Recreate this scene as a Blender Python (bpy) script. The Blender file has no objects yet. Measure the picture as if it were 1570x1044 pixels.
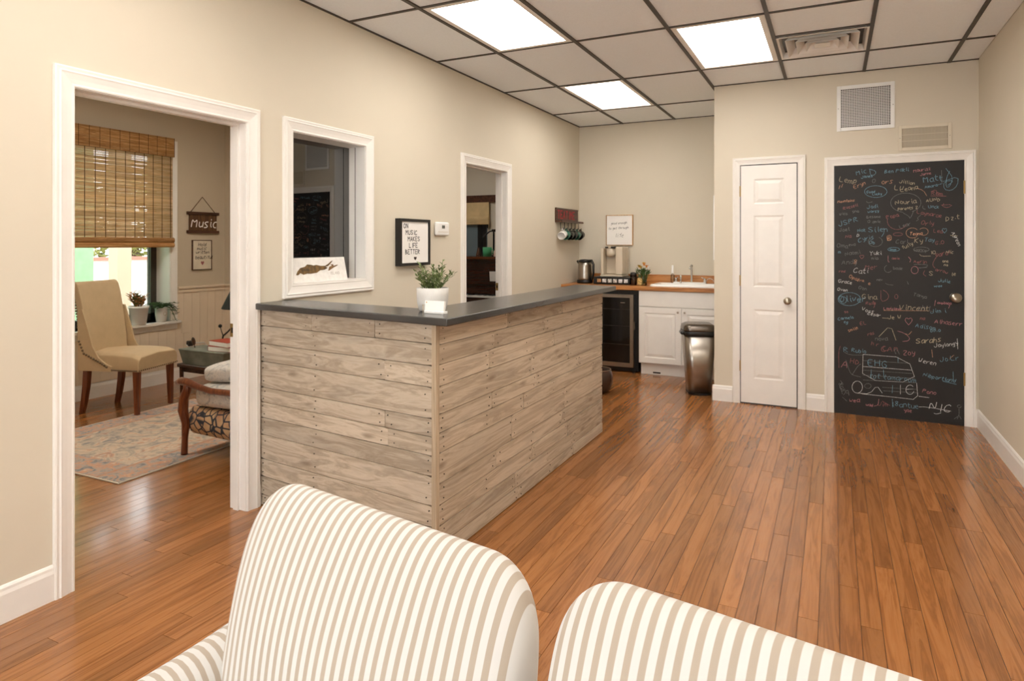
import bpy, math, random
from mathutils import Vector, Matrix
random.seed(7)
SC = bpy.context.scene
COL = SC.collection
PI = math.pi

# ------------------------------------------------------------------ camera
FPX, U0, V0, CAMH = 993.0, 785.0, 373.0, 1.4
TH = math.atan(493 / 993.0)
ST, CT = math.sin(TH), math.cos(TH)
cd = bpy.data.cameras.new('camera')
cam = bpy.data.objects.new('camera', cd)
COL.objects.link(cam)
cam.location = (0, 0, CAMH)
cam.rotation_euler = (PI / 2, 0, TH)
cd.sensor_width = 36
cd.lens = FPX / 1570 * 36
cd.shift_y = -(522 - V0) / 1570
cd.clip_start = 0.02
SC.camera = cam

# ------------------------------------------------------------------ world and exposure
w = bpy.data.worlds.new('overcast_sky')
SC.world = w
w.use_nodes = True
bg = w.node_tree.nodes['Background']
bg.inputs['Color'].default_value = (0.93, 0.97, 1.0, 1)
bg.inputs['Strength'].default_value = 3.8
vs = SC.view_settings
vs.view_transform = 'Standard'
vs.look = 'None'
vs.gamma = 1
vs.use_curve_mapping = False
vs.exposure = 0.9
PANEL_EMIT = 5.6

def portal(name, loc, rot, sx, sy):
    l = bpy.data.lights.new(name, 'AREA')
    l.shape = 'RECTANGLE'; l.size = sx; l.size_y = sy
    l.cycles.is_portal = True
    o = bpy.data.objects.new(name, l)
    o.location = loc; o.rotation_euler = rot
    COL.objects.link(o)
portal('added_window_portal', (-0.9, -3.05, 1.45), (PI / 2, 0, PI), 3.3, 2.1)  # guides daylight through the added rear window
portal('music_window_portal', (-6.3, 3.6, 1.3), (0, -PI / 2, 0), 1.4, 1.5)

# ------------------------------------------------------------------ materials
def lin(c):
    return tuple(((v / 255) / 12.92 if v / 255 <= 0.04045 else ((v / 255 + 0.055) / 1.055) ** 2.4) for v in c) + (1,)

class N:
    def __init__(s, name):
        s.m = bpy.data.materials.new(name); s.m.use_nodes = True
        s.t = s.m.node_tree; s.b = s.t.nodes['Principled BSDF']
    def n(s, kind, **kw):
        nd = s.t.nodes.new(kind)
        for k, v in kw.items(): setattr(nd, k, v)
        return nd
    def l(s, a, b): s.t.links.new(a, b)
    def math(s, op, a, b=None):
        nd = s.n('ShaderNodeMath', operation=op)
        for i, v in enumerate((a, b)):
            if v is None: continue
            if isinstance(v, (int, float)): nd.inputs[i].default_value = v
            else: s.l(v, nd.inputs[i])
        return nd.outputs[0]
    def ramp(s, fac, stops):
        r = s.n('ShaderNodeValToRGB')
        e = r.color_ramp.elements
        while len(e) < len(stops): e.new(0.5)
        for el, (p, c) in zip(e, stops):
            el.position = p; el.color = lin(c) if len(c) == 3 else c
        s.l(fac, r.inputs[0])
        return r.outputs[0]
    def mix(s, fac, a, b, mode='MIX'):
        nd = s.n('ShaderNodeMix', data_type='RGBA', blend_type=mode)
        for i, v in ((0, fac), (6, a), (7, b)):
            if isinstance(v, (int, float)): nd.inputs[i].default_value = v
            elif isinstance(v, tuple): nd.inputs[i].default_value = v
            else: s.l(v, nd.inputs[i])
        return nd.outputs[2]
    def noise(s, vec, scale, detail=4, rough=0.55, dist=0.0):
        nd = s.n('ShaderNodeTexNoise')
        nd.inputs['Scale'].default_value = scale; nd.inputs['Detail'].default_value = detail
        nd.inputs['Roughness'].default_value = rough; nd.inputs['Distortion'].default_value = dist
        if vec is not None: s.l(vec, nd.inputs['Vector'])
        return nd.outputs['Fac']
    def bump(s, h, strength=0.2, dist=0.002):
        nd = s.n('ShaderNodeBump'); nd.inputs['Strength'].default_value = strength; nd.inputs['Distance'].default_value = dist
        s.l(h, nd.inputs['Height']); s.l(nd.outputs[0], s.b.inputs['Normal'])
    def geo(s): return s.n('ShaderNodeNewGeometry').outputs['Position']
    def obj(s): return s.n('ShaderNodeTexCoord').outputs['Object']
    def mapv(s, vec, scale, rot=(0, 0, 0)):
        m = s.n('ShaderNodeMapping'); m.inputs['Scale'].default_value = scale; m.inputs['Rotation'].default_value = rot
        s.l(vec, m.inputs['Vector']); return m.outputs[0]
    def rnd(s):
        g = s.n('ShaderNodeNewGeometry').outputs['Random Per Island']
        o = s.n('ShaderNodeObjectInfo').outputs['Random']
        return s.math('FRACT', s.math('ADD', g, o))

def M(name, rgb, rough=0.5, metal=0.0, vary=0.0, vscale=8, bump=0.0, bscale=200, coat=0.0):
    k = N(name)
    k.b.inputs['Roughness'].default_value = rough
    k.b.inputs['Metallic'].default_value = metal
    if coat: k.b.inputs['Coat Weight'].default_value = coat
    p = k.geo()
    v = max(vary, 0.006)
    lo = tuple(c * (1 - v) for c in rgb); hi = tuple(min(255, c * (1 + v)) for c in rgb)
    k.l(k.ramp(k.noise(p, vscale, 5), [(0.3, lo), (0.7, hi)]), k.b.inputs['Base Color'])
    if bump: k.bump(k.noise(p, bscale, 3), bump)
    return k.m

def wood(name, dark, mid, light, axis='y', rough=0.35, gs=1.0, spread=0.5, coat=0.0, knots=False, bump=0.1):
    """grain stretched along axis; per-piece brightness from the object / island random"""
    k = N(name)
    p = k.geo(); r = k.rnd()
    off = k.n('ShaderNodeCombineXYZ')
    a = k.math('MULTIPLY', r, 37.0)
    for i in range(3): k.l(a, off.inputs[i])
    add = k.n('ShaderNodeVectorMath', operation='ADD'); k.l(p, add.inputs[0]); k.l(off.outputs[0], add.inputs[1])
    sc = {'x': (1.3, 22, 22), 'y': (22, 1.3, 22), 'z': (22, 22, 1.3)}[axis]
    v = k.mapv(add.outputs[0], tuple(c * gs for c in sc))
    g1 = k.noise(v, 1.0, 6, 0.6, 1.4)
    v2 = k.mapv(add.outputs[0], tuple(c * gs * (5 if knots else 2.6) for c in sc))
    g2 = k.noise(v2, 1.0, 3, 0.6)
    rings = k.math('PINGPONG', k.math('MULTIPLY', g1, 9.0), 1.0)
    g = k.math('ADD', k.math('MULTIPLY', rings, 0.32), k.math('ADD', k.math('MULTIPLY', g1, 0.45), k.math('MULTIPLY', g2, 0.26)))
    c = k.ramp(g, [(0.2, dark), (0.5, mid), (0.8, light)])
    val = k.math('ADD', 1 - spread / 2, k.math('MULTIPLY', r, spread))
    hsv = k.n('ShaderNodeHueSaturation'); k.l(c, hsv.inputs['Color']); k.l(val, hsv.inputs['Value'])
    out = hsv.outputs[0]
    if knots:
        vk = k.mapv(add.outputs[0], {'x': (2.6, 9, 9), 'y': (9, 2.6, 9), 'z': (9, 9, 2.6)}[axis])
        vo = k.n('ShaderNodeTexVoronoi'); k.l(vk, vo.inputs['Vector']); vo.inputs['Scale'].default_value = 1.0
        f = k.ramp(vo.outputs['Distance'], [(0.05, (255, 255, 255)), (0.16, (0, 0, 0))])
        out = k.mix(k.math('MULTIPLY', f, 0.5), out, lin((96, 72, 50)))
        pn = k.noise(k.mapv(add.outputs[0], (3, 3, 14) if axis != 'z' else (14, 14, 3)), 1.0, 3)
        out = k.mix(k.ramp(pn, [(0.5, (0, 0, 0)), (0.78, (150, 150, 150))]), out, lin((128, 122, 116)))
    k.l(out, k.b.inputs['Base Color'])
    k.b.inputs['Roughness'].default_value = rough
    if coat:
        k.b.inputs['Coat Weight'].default_value = coat; k.b.inputs['Coat Roughness'].default_value = 0.12
    if bump: k.bump(g, bump, 0.001)
    return k.m

def emit(name, rgb, strength):
    k = N(name)
    k.b.inputs['Base Color'].default_value = lin(rgb)
    k.b.inputs['Emission Color'].default_value = lin(rgb)
    n = k.noise(k.mapv(k.geo(), (4, 0.4, 1)), 1.0, 1)
    k.l(k.math('MULTIPLY', k.math('ADD', 0.9, k.math('MULTIPLY', n, 0.2)), strength), k.b.inputs['Emission Strength'])
    return k.m

WALL = M('beige_wall_paint', (214, 204, 185), 0.75, vary=0.01, vscale=1.5, bump=0.03, bscale=350)
WALL2 = M('taupe_wall_paint', (196, 182, 160), 0.75, vary=0.01, vscale=1.5)
WHITE = M('white_trim_paint', (236, 231, 224), 0.38, vary=0.01)
WAINS = M('cream_wainscot_paint', (226, 208, 184), 0.5, vary=0.01)
CEILT = M('ceiling_tile_board', (240, 244, 247), 0.9, vary=0.01, vscale=90, bump=0.25, bscale=160)
GRID = M('bronze_ceiling_grid', (62, 54, 46), 0.5)
DIFF = emit('fluorescent_diffuser', (255, 250, 243), PANEL_EMIT)
DIFF2 = emit('added_music_room_diffuser', (255, 246, 232), PANEL_EMIT * 1.5)  # stronger glow for the added music room panels
FLOORM = wood('oak_floor', (120, 74, 38), (148, 95, 50), (160, 107, 60), 'y', 0.24, .8, 0.38, coat=0.3, bump=0)
SUBF = M('dark_floor_joint', (58, 32, 16), 0.6)
BARN_X = wood('weathered_barn_wood_across', (146, 130, 110), (180, 164, 143), (200, 186, 166), 'x', 0.7, 0.8, 0.26, knots=True, bump=0.25)
BARN_Y = wood('weathered_barn_wood_along', (150, 133, 112), (184, 167, 145), (204, 189, 168), 'y', 0.7, 0.8, 0.26, knots=True, bump=0.25)
BARN_Z = wood('weathered_barn_wood_upright', (150, 130, 104), (182, 162, 136), (200, 182, 156), 'z', 0.7, 0.8, 0.1)
JOINT = M('dark_board_joint', (60, 48, 38), 0.8)
NAIL = M('rusty_nail', (46, 40, 36), 0.6, 0.4)
SLATE = M('dark_slate_top', (62, 60, 58), 0.26, vary=0.12, vscale=3)
BUTCHER = wood('butcher_block', (128, 76, 34), (178, 116, 60), (204, 146, 86), 'x', 0.4, 1.2, 0.2)
STEEL = M('brushed_steel', (168, 160, 150), 0.28, 1.0, vary=0.05)
CHROME = M('chrome', (205, 203, 200), 0.12, 1.0)
BRASS = M('brass', (176, 148, 96), 0.35, 0.9)
NICKEL = M('satin_nickel', (170, 160, 145), 0.28, 1.0)
BLACK = M('black_plastic', (20, 18, 17), 0.35)
BLACKGL = M('black_glass', (10, 8, 8), 0.06)
BOARD = M('chalkboard_paint', (30, 28, 27), 0.6, vary=0.12, vscale=5)
PORC = M('white_porcelain', (240, 238, 233), 0.25)
PLASTW = M('white_plastic', (236, 234, 230), 0.4)
CHAMP = M('champagne_plastic', (208, 194, 172), 0.35)
PAPER = M('white_paper', (240, 236, 230), 0.8)
INK = M('black_ink', (22, 20, 19), 0.7)
DKWOOD = wood('dark_walnut', (38, 20, 12), (72, 40, 24), (96, 58, 36), 'y', 0.35, 1.0, 0.15)
MAHOG = wood('mahogany_leg', (70, 30, 14), (112, 56, 28), (140, 78, 42), 'z', 0.3, 1.0, 0.1, coat=0.3)
PIANO = wood('piano_mahogany', (28, 12, 8), (52, 26, 18), (68, 36, 24), 'x', 0.25, 1.0, 0.1, coat=0.3)
CREAMUP = M('beige_upholstery', (198, 174, 138), 0.75, vary=0.025, vscale=9, bump=0.15, bscale=500)
LEAF = M('sage_leaf', (104, 118, 70), 0.6, vary=0.3, vscale=60)
LEAFD = M('dark_leaf', (58, 86, 40), 0.6, vary=0.3, vscale=60)
LEAFR = M('red_green_succulent', (186, 134, 86), 0.6, vary=0.3, vscale=60)
SOIL = M('potting_soil', (58, 42, 30), 0.9)
BLIND = wood('woven_reed', (150, 100, 54), (186, 138, 84), (214, 172, 118), 'y', 0.8, 2.0, 0.35)
BLIND2 = wood('pale_woven_reed', (186, 150, 108), (218, 188, 150), (234, 210, 178), 'y', 0.8, 2.0, 0.3)
BLINDC = M('blind_cord', (84, 56, 32), 0.9)
GLASSW = None

def tinted_glass(name, tint, refl):
    k = N(name)
    t = k.n('ShaderNodeBsdfTransparent'); t.inputs[0].default_value = tint + (1,)
    g = k.n('ShaderNodeBsdfGlossy'); g.inputs['Roughness'].default_value = 0.01
    fr = k.n('ShaderNodeFresnel'); fr.inputs['IOR'].default_value = refl
    mx = k.n('ShaderNodeMixShader')
    k.l(fr.outputs[0], mx.inputs[0]); k.l(t.outputs[0], mx.inputs[1]); k.l(g.outputs[0], mx.inputs[2])
    k.l(mx.outputs[0], k.t.nodes['Material Output'].inputs['Surface'])
    return k.m
GLASS_IN = tinted_glass('darkened_window_glass', (0.20, 0.17, 0.13), 2.7)  # tint puts the dimness of the room behind into the glass
GLASS_CL = tinted_glass('clear_window_glass', (0.95, 0.97, 0.96), 1.3)
GLASS_BT = tinted_glass('clear_jar_glass', (0.85, 0.86, 0.82), 1.45)

def stripes(name, axis):
    k = N(name)
    s = k.n('ShaderNodeSeparateXYZ'); k.l(k.obj(), s.inputs[0])
    wob = k.math('MULTIPLY', k.noise(k.obj(), 5.0, 2), 0.004)
    q = k.math('FRACT', k.math('DIVIDE', k.math('ADD', s.outputs[axis], k.math('ADD', wob, 5.0)), 0.0222))
    tri = k.math('ABSOLUTE', k.math('SUBTRACT', q, 0.5))
    f = k.ramp(tri, [(0.245, (0, 0, 0)), (0.285, (255, 255, 255))])
    weave = k.noise(k.mapv(k.obj(), (900, 900, 900)), 1.0, 2)
    c = k.mix(f, lin((208, 205, 200)), lin((173, 159, 143)))
    k.l(c, k.b.inputs['Base Color']); k.b.inputs['Roughness'].default_value = 0.85
    k.b.inputs['Sheen Weight'].default_value = 0.15
    k.bump(weave, 0.12, 0.0006)
    return k.m
STRX, STRY = stripes('tan_striped_cotton', 0), stripes('tan_striped_cotton_arm', 1)

def translucent(m, amt):
    t = m.node_tree; b = t.nodes['Principled BSDF']; tr = t.nodes.new('ShaderNodeBsdfTranslucent'); mx = t.nodes.new('ShaderNodeMixShader')
    t.links.new(b.inputs['Base Color'].links[0].from_socket, tr.inputs[0]); mx.inputs[0].default_value = amt
    t.links.new(b.outputs[0], mx.inputs[1]); t.links.new(tr.outputs[0], mx.inputs[2]); t.links.new(mx.outputs[0], t.nodes['Material Output'].inputs['Surface'])
translucent(BLIND, .3); translucent(BLIND2, .6)
# ------------------------------------------------------------------ mesh builder
class MB:
    def __init__(s): s.v = []; s.f = []
    def add(s, vs, fs):
        o = len(s.v); s.v += [tuple(p) for p in vs]; s.f += [tuple(i + o for i in f) for f in fs]; return s
    def box(s, x0, x1, y0, y1, z0, z1):
        return s.add([(x0, y0, z0), (x1, y0, z0), (x1, y1, z0), (x0, y1, z0), (x0, y0, z1), (x1, y0, z1), (x1, y1, z1), (x0, y1, z1)],
                     [(0, 3, 2, 1), (4, 5, 6, 7), (0, 1, 5, 4), (1, 2, 6, 5), (2, 3, 7, 6), (3, 0, 4, 7)])
    def bbox(s, x0, x1, y0, y1, z0, z1, b=0.005):
        """box with chamfered vertical and top edges"""
        b = min(b, (x1 - x0) * .45, (y1 - y0) * .45, (z1 - z0) * .45)
        def ring(i, z): return [(x0 + i, y0 + b, z), (x0 + b, y0 + i, z), (x1 - b, y0 + i, z), (x1 - i, y0 + b, z), (x1 - i, y1 - b, z), (x1 - b, y1 - i, z), (x0 + b, y1 - i, z), (x0 + i, y1 - b, z)]
        return s.loft([ring(b * .7, z0), ring(0, z0 + b), ring(0, z1 - b), ring(b * .7, z1)])
    def loft(s, rings, cap=True, closed=True):
        n = len(rings[0]); vs = [p for r in rings for p in r]; fs = []
        for i in range(len(rings) - 1):
            for j in range(n if closed else n - 1):
                a, b = i * n + j, i * n + (j + 1) % n
                fs.append((a, b, b + n, a + n))
        if cap and closed:
            fs.append(tuple(reversed(range(n)))); fs.append(tuple(range((len(rings) - 1) * n, len(rings) * n)))
        return s.add(vs, fs)
    def lathe(s, prof, cx=0, cy=0, cz=0, n=24, sx=1, sy=1):
        return s.loft([[(cx + r * sx * math.cos(2 * PI * j / n), cy + r * sy * math.sin(2 * PI * j / n), cz + z) for j in range(n)] for r, z in prof])
    def tube(s, pts, r, n=8):
        pts = [Vector(p) for p in pts]; R = r if isinstance(r, (list, tuple)) else [r] * len(pts)
        rings = []; ref = None
        for i, p in enumerate(pts):
            d = (pts[min(i + 1, len(pts) - 1)] - pts[max(i - 1, 0)]).normalized()
            if ref is None: ref = d.orthogonal().normalized()
            a = (ref - d * ref.dot(d)).normalized(); ref = a
            b = d.cross(a)
            rings.append([p + (a * math.cos(2 * PI * j / n) + b * math.sin(2 * PI * j / n)) * R[i] for j in range(n)])
        return s.loft(rings)
    def ball(s, c, r, n=8, sz=1.0):
        prof = [(max(1e-4, r * math.sin(PI * i / n)), -r * sz * math.cos(PI * i / n)) for i in range(n + 1)]
        return s.lathe(prof, c[0], c[1], c[2], n * 2)
    def prism(s, poly, f0, f1):
        """poly of 2D points; f0/f1 map a 2D point to the two faces"""
        return s.loft([[f0(p) for p in poly], [f1(p) for p in poly]])
    def xf(s, mat):
        s.v = [tuple(mat @ Vector(p)) for p in s.v]; return s
    def mesh(s, name, mat, smooth=False):
        me = bpy.data.meshes.new(name); me.from_pydata(s.v, [], s.f); me.update()
        if smooth: me.shade_smooth() if hasattr(me, 'shade_smooth') else None
        me.materials.append(mat); return me
    def build(s, name, mat, parent=None, smooth=False, label=None, kind=None, bevel=0, recalc=True):
        me = s.mesh(name, mat, smooth)
        if recalc:
            import bmesh
            bm = bmesh.new(); bm.from_mesh(me); bmesh.ops.recalc_face_normals(bm, faces=bm.faces); bm.to_mesh(me); bm.free()
        o = bpy.data.objects.new(name, me); COL.objects.link(o)
        if parent: o.parent = parent
        if label: o['label'] = label
        if kind: o['kind'] = kind
        if bevel:
            b = o.modifiers.new('bevel', 'BEVEL'); b.width = bevel; b.segments = 2; b.limit_method = 'ANGLE'
        if smooth == 'auto' or bevel:
            me.shade_smooth(); o.modifiers.new('wn', 'WEIGHTED_NORMAL') if bevel else None
        return o

def B(x0, x1, y0, y1, z0, z1): return MB().box(x0, x1, y0, y1, z0, z1)
def thing(name, label, cat, loc=(0, 0, 0), rz=0, group=None):
    o = bpy.data.objects.new(name, None); COL.objects.link(o)
    o.location = loc; o.rotation_euler = (0, 0, rz); o.empty_display_size = 0.1
    o['label'] = label; o['category'] = cat
    if group: o['group'] = group
    return o
def tag(o, label, cat, group=None):
    o['label'] = label; o['category'] = cat
    if group: o['group'] = group
    return o
def struct(o, label=None):
    o['kind'] = 'structure'
    if label: o['label'] = label
    return o
def sroot(name, label=None):
    o = bpy.data.objects.new(name, None); COL.objects.link(o); return struct(o, label)
def proj(x, y, z):
    d = -x * ST + y * CT
    return d, (U0 + FPX * (x * CT + y * ST) / d if d > .05 else 0), (V0 - FPX * (z - CAMH) / d if d > .05 else 0)

# ------------------------------------------------------------------ key measures (metres, camera at the origin)
XL, XM = -2.75, -2.865          # wall between main room and side rooms
XR = 0.99
YC, YK = 5.99, 7.36             # closet wall, kitchen wall
XC = -0.955                     # closet corner
ZC = 2.8
YB = -3.0
XW = -6.0                       # music room window wall
YP = 4.98                       # wall between music and piano room
YPB = 7.95                      # piano room back wall

def wall_open(u0, u1, z0, z1, ops, put):
    """fill rectangle u0..u1 x z0..z1 minus openings with boxes"""
    us = sorted({u0, u1, *[o[0] for o in ops], *[o[1] for o in ops]}); zs = sorted({z0, z1, *[o[2] for o in ops], *[o[3] for o in ops]})
    for a, b in zip(us, us[1:]):
        run = None
        for c, d in zip(zs, zs[1:]):
            mu, mz = (a + b) / 2, (c + d) / 2
            solid = not any(o[0] < mu < o[1] and o[2] < mz < o[3] for o in ops)
            if solid:
                if run: run[1] = d
                else: run = [c, d]
            if (not solid or d == zs[-1]) and run:
                put(a, b, run[0], run[1]); run = None

# --- left wall with its two doorways and inner window
D1 = (1.555, 2.415, 0.0, 2.03); WI = (2.735, 3.372, 1.165, 2.035); D2 = (4.665, 5.425, 0.0, 2.07)
mb = MB(); wall_open(YB, YPB + .1, 0, ZC + .1, [D1, WI, D2], lambda a, b, c, d: mb.box(XM, XL, a, b, c, d))
struct(mb.build('wall_left', WALL), 'beige painted wall with two doorways and an inner window')
struct(B(XC, XR + .1, YC, YC + .09, 0, ZC + .1).build('wall_closet', WALL))
struct(B(XC, XC + .09, YC + .09, YK, 0, ZC + .1).build('wall_closet_side', WALL))
struct(B(XL, XC + .09, YK, YK + .1, 0, ZC + .1).build('wall_kitchen', WALL))
struct(B(XR, XR + .1, YB, YC, 0, ZC + .1).build('wall_right', WALL))
mb = MB(); wall_open(XL, XR, 0, ZC + .1, [(-2.55, 0.75, .4, 2.5)], lambda a, b, c, d: mb.box(a, b, YB - .1, YB, c, d))
struct(mb.build('wall_rear', WALL))
wf = sroot('added_window_4')  # unseen rear window added to let daylight in
for i in range(4): B(-2.55 + i * 1.08, -2.49 + i * 1.08, YB - .08, YB - .02, .4, 2.5).build('window_frame', GRID, wf)
for z in (.4, 2.44): B(-2.49, .69, YB - .08, YB - .02, z, z + .06).build('window_frame', GRID, wf)
# music room
WW = (2.9, 4.318, .62, 2.36)
mb = MB(); wall_open(.9, YPB + .1, 0, ZC + .1, [WW], lambda a, b, c, d: mb.box(XW - .26, XW, a, b, c, d))
struct(mb.build('wall_music_window', WALL2))
m = MB(); m.box(XW, -3.4, YP, YP + .1, 0, ZC); m.box(-3.4, -3.3, 4.5, YP + .1, 0, ZC); m.box(-3.3, XM, 4.5, 4.6, 0, ZC)
struct(m.build('wall_music_side', WALL2))
struct(B(XW, XM, .9, 1.0, 0, ZC).build('wall_music_front', WALL2))
struct(B(XW, XM, YPB, YPB + .1, 0, ZC).build('wall_piano_back', WALL))

# ------------------------------------------------------------------ floor of oak strips
floor = struct(B(XW, XR, YB, YPB, -.05, -.004).build('floor', SUBF), 'glossy oak strip floor running towards the kitchen')
SW = 0.070
planks = []
x = XW
rr = random.Random(3)
while x < XR:
    y = YB - rr.random()
    ymax = YPB
    while y < ymax:
        L = rr.uniform(.45, 1.7); a, b = max(y, YB), min(y + L, ymax)
        if b - a > .02 and not (x > XC + .1 and a > YC + .05):
            planks.append((x, a, min(x + SW, XR), min(b, YC + .08) if x > XC + .05 else b))
        y += L
    x += SW
def vis(p):
    s = 0
    for i in range(3):
        for j in range(5):
            X, Y = p[0] + (p[2] - p[0]) * (i + .5) / 3, p[1] + (p[3] - p[1]) * (j + .5) / 5
            d, u, v = proj(X, Y, 0)
            if d < .3 or not (0 < u < 1570 and 380 < v < 1044): continue
            if X < XL:                                        # seen through the doorway only
                t = XL / X; yy = Y * t
                if not (D1[0] < yy < D1[1]): continue
            elif X < -1.55 and Y > 2.4 and (Y * -1.55 / X) < 4.6: continue     # behind the counter
            s += (p[2] - p[0]) * (p[3] - p[1]) / 15 / d ** 3
    return s
planks.sort(key=vis, reverse=True)
G = .0009
unit = MB().box(-.5, .5, -.5, .5, -.5, .5).mesh('plank', FLOORM)
for p in planks[:298]:
    o = bpy.data.objects.new('plank', unit); COL.objects.link(o); o.parent = floor
    o.location = ((p[0] + p[2]) / 2, (p[1] + p[3]) / 2, -.002); o.scale = (p[2] - p[0] - 2 * G, p[3] - p[1] - 2 * G, .004)
mb = MB()
for p in planks[298:]: mb.box(p[0] + G, p[2] - G, p[1] + G, p[3] - G, -.004, 0)
mb.build('planks', FLOORM, floor, kind='stuff')

# ------------------------------------------------------------------ ceiling
ceil = struct(B(XL, XR, YB, YK, ZC + .06, ZC + .1).build('ceiling', GRID), 'suspended ceiling of white tiles in a dark grid')
struct(B(XW, XM, .9, YPB + .1, ZC, ZC + .1).build('ceiling.001', WALL2))
GX = [XL, -2.21, -1.605, -.967, -.365, .222, .80, XR]
GY = [YB, -2.4, -1.3, -.2, .95, 2.08, 3.21, 4.22, 5.365, 6.53, YK]
LIGHTS = {(1, 6): None, (1, 8): None, (3, 7): None, (1, 4): None, (3, 5): None, (5, 3): None, (3, 3): None, (1, 2): None, (4, 1): None}
def in_room(x, y): return not (x > XC and y > YC)
cells = []
for i in range(len(GX) - 1):
    for j in range(len(GY) - 1):
        x0, x1, y0, y1 = GX[i], GX[i + 1], GY[j], GY[j + 1]
        if x0 >= XC - .03 and y0 >= YC: continue
        if x0 >= XC - .03 and y1 > YC: y1 = YC
        if (i, j) == (4, 7): cells.append((x0, x1, y0, 4.725, 0)); cells.append((x0, x1, 4.725, y1, 2)); continue
        cells.append((x0, x1, y0, y1, 1 if (i, j - 0) in [(1, 5 + 0)] and False else 0))
light_cells = [(-2.21, -1.605, 3.21, 4.22), (-2.21, -1.605, 5.365, 6.53), (-.967, -.365, 4.22, 5.365),
               (-2.21, -1.605, .95, 2.08), (-.967, -.365, 2.08, 3.21), (.222, .80, 2.08, 3.21), (.222, .80, .95, 2.08), (-2.21, -1.605, -1.3, -.2), (-.967, -.365, -2.4, -1.3)]  # this row: panels out of view, added to brighten the room
tg = .0
for (x0, x1, y0, y1, kd) in cells:
    is_l = any(abs(x0 - c[0]) < .01 and abs(y0 - c[2]) < .01 for c in light_cells)
    if is_l or kd == 2: continue
    if y1 < -.2:
        pass
    B(x0 + .004, x1 - .004, y0 + .004, y1 - .004, ZC + .004, ZC + .03).build('ceiling_tile', CEILT, ceil)
def vbar(x, y0, y1): B(x - .012, x + .012, y0, y1, ZC - .006, ZC + .02).build('grid_bar', GRID, ceil)
def hbar(y, x0, x1): B(x0, x1, y - .009, y + .009, ZC - .004, ZC + .02).build('grid_bar', GRID, ceil)
for x in GX[1:-1]: vbar(x, YB, YK if x < XC else YC)
for y in GY[1:-1]:
    for x0, x1 in zip(GX, GX[1:]):
        if y > YC and x0 > XC - .03: continue
        hbar(y, x0 + .012, x1 - .012)
hbar(4.725, -.353, .21)
B(XL, XL + .014, YB, YK, ZC - .003, ZC + .02).build('wall_angle', GRID, ceil)
B(XL, XC, YK - .012, YK, ZC - .003, ZC + .02).build('wall_angle', GRID, ceil)
B(XC, XR, YC - .012, YC, ZC - .003, ZC + .02).build('wall_angle', GRID, ceil)

lab = ['large lit ceiling light panel nearest the inner window', 'small far lit ceiling light panel towards the kitchen', 'square-looking lit ceiling light panel beside the air vent']
for i, (x0, x1, y0, y1) in enumerate(light_cells):
    t = thing('ceiling_light', lab[i] if i < 3 else 'added unseen ceiling light panel above ' + ['the near side of the left doorway', 'the floor beside the counter corner', 'the open floor by the right wall', 'the right wall opposite the left doorway', 'the left wall behind the loveseat', 'the space in front of the added rear window'][i - 3], 'ceiling light', (x0, y0, ZC), 0, 'fluorescent ceiling panels')
    a, b = x1 - x0, y1 - y0
    f = MB()
    for bx_ in ((.014, .05, .014, b - .014), (a - .05, a - .014, .014, b - .014), (.05, a - .05, .014, .05), (.05, a - .05, b - .05, b - .014)):
        f.box(*bx_, -.002, .03)
    f.build('frame', WHITE, t)
    B(.05, a - .05, .05, b - .05, .012, .018).build('diffuser', DIFF, t)

# four-way ceiling air vent
t = thing('ceiling_vent', 'square white louvred air vent set in the ceiling', 'vent', (-.0715, 5.045, ZC))
def sqring(mb, h0, z0, h1, z1):
    mb.loft([[(-h, -h, z), (h, -h, z), (h, h, z), (-h, h, z)] for h, z in ((h0, z0), (h1, z1))], cap=False)
f = MB(); sqring(f, .288, -.004, .268, -.004); sqring(f, .268, -.004, .255, .04); f.build('frame', WHITE, t, recalc=False)
for h in (.228, .165, .105):
    f = MB(); sqring(f, h, -.012, h - .045, .045); sqring(f, h - .004, -.012, h - .049, .045); sqring(f, h, -.012, h - .004, -.012); f.build('louvre', WHITE, t, recalc=False)
f = MB(); f.loft([[(-.05, -.05, -.008), (.05, -.05, -.008), (.05, .05, -.008), (-.05, .05, -.008)], [(-.012, -.012, .03), (.012, -.012, .03), (.012, .012, .03), (-.012, .012, .03)]]); f.build('louvre', WHITE, t)
B(-.288, .288, -.305, .305, .05, .056).build('duct_back', M('duct_grey', (92, 88, 84), .6), t)

# ------------------------------------------------------------------ trim
PROF = [(0, 0), (0, .010), (.006, .012), (.012, .010), (.030, .013), (.050, .018), (.056, .021), (.062, .017), (.072, .019), (.078, .017), (.078, 0)]
def casing(name, a0, a1, b0, b1, P, closed=False, prof=PROF, mat=WHITE, wscale=1.0, parent=None):
    rings = []
    for o, h in prof:
        o *= wscale
        if closed: r = [(a0 - o, b0 - o), (a0 - o, b1 + o), (a1 + o, b1 + o), (a1 + o, b0 - o), (a0 - o, b0 - o)]
        else: r = [(a0 - o, b0), (a0 - o, b1 + o), (a1 + o, b1 + o), (a1 + o, b0)]
        rings.append([P(p[0], p[1], h) for p in r])
    m = MB(); m.loft(rings, cap=False, closed=False)
    if not closed:
        n = len(rings)
        m.add([r[0] for r in rings], [tuple(range(n))]); m.add([r[-1] for r in rings], [tuple(range(n))])
    o = m.build(name, mat, parent)
    return o if parent else struct(o)
PL = lambda a, b, h: (XL + h, a, b)
PCL = lambda a, b, h: (a, YC - h, b)
casing('trim_1', D1[0], D1[1], 0, D1[3], PL)
casing('trim_2', D2[0], D2[1], 0, D2[3], PL)
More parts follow.
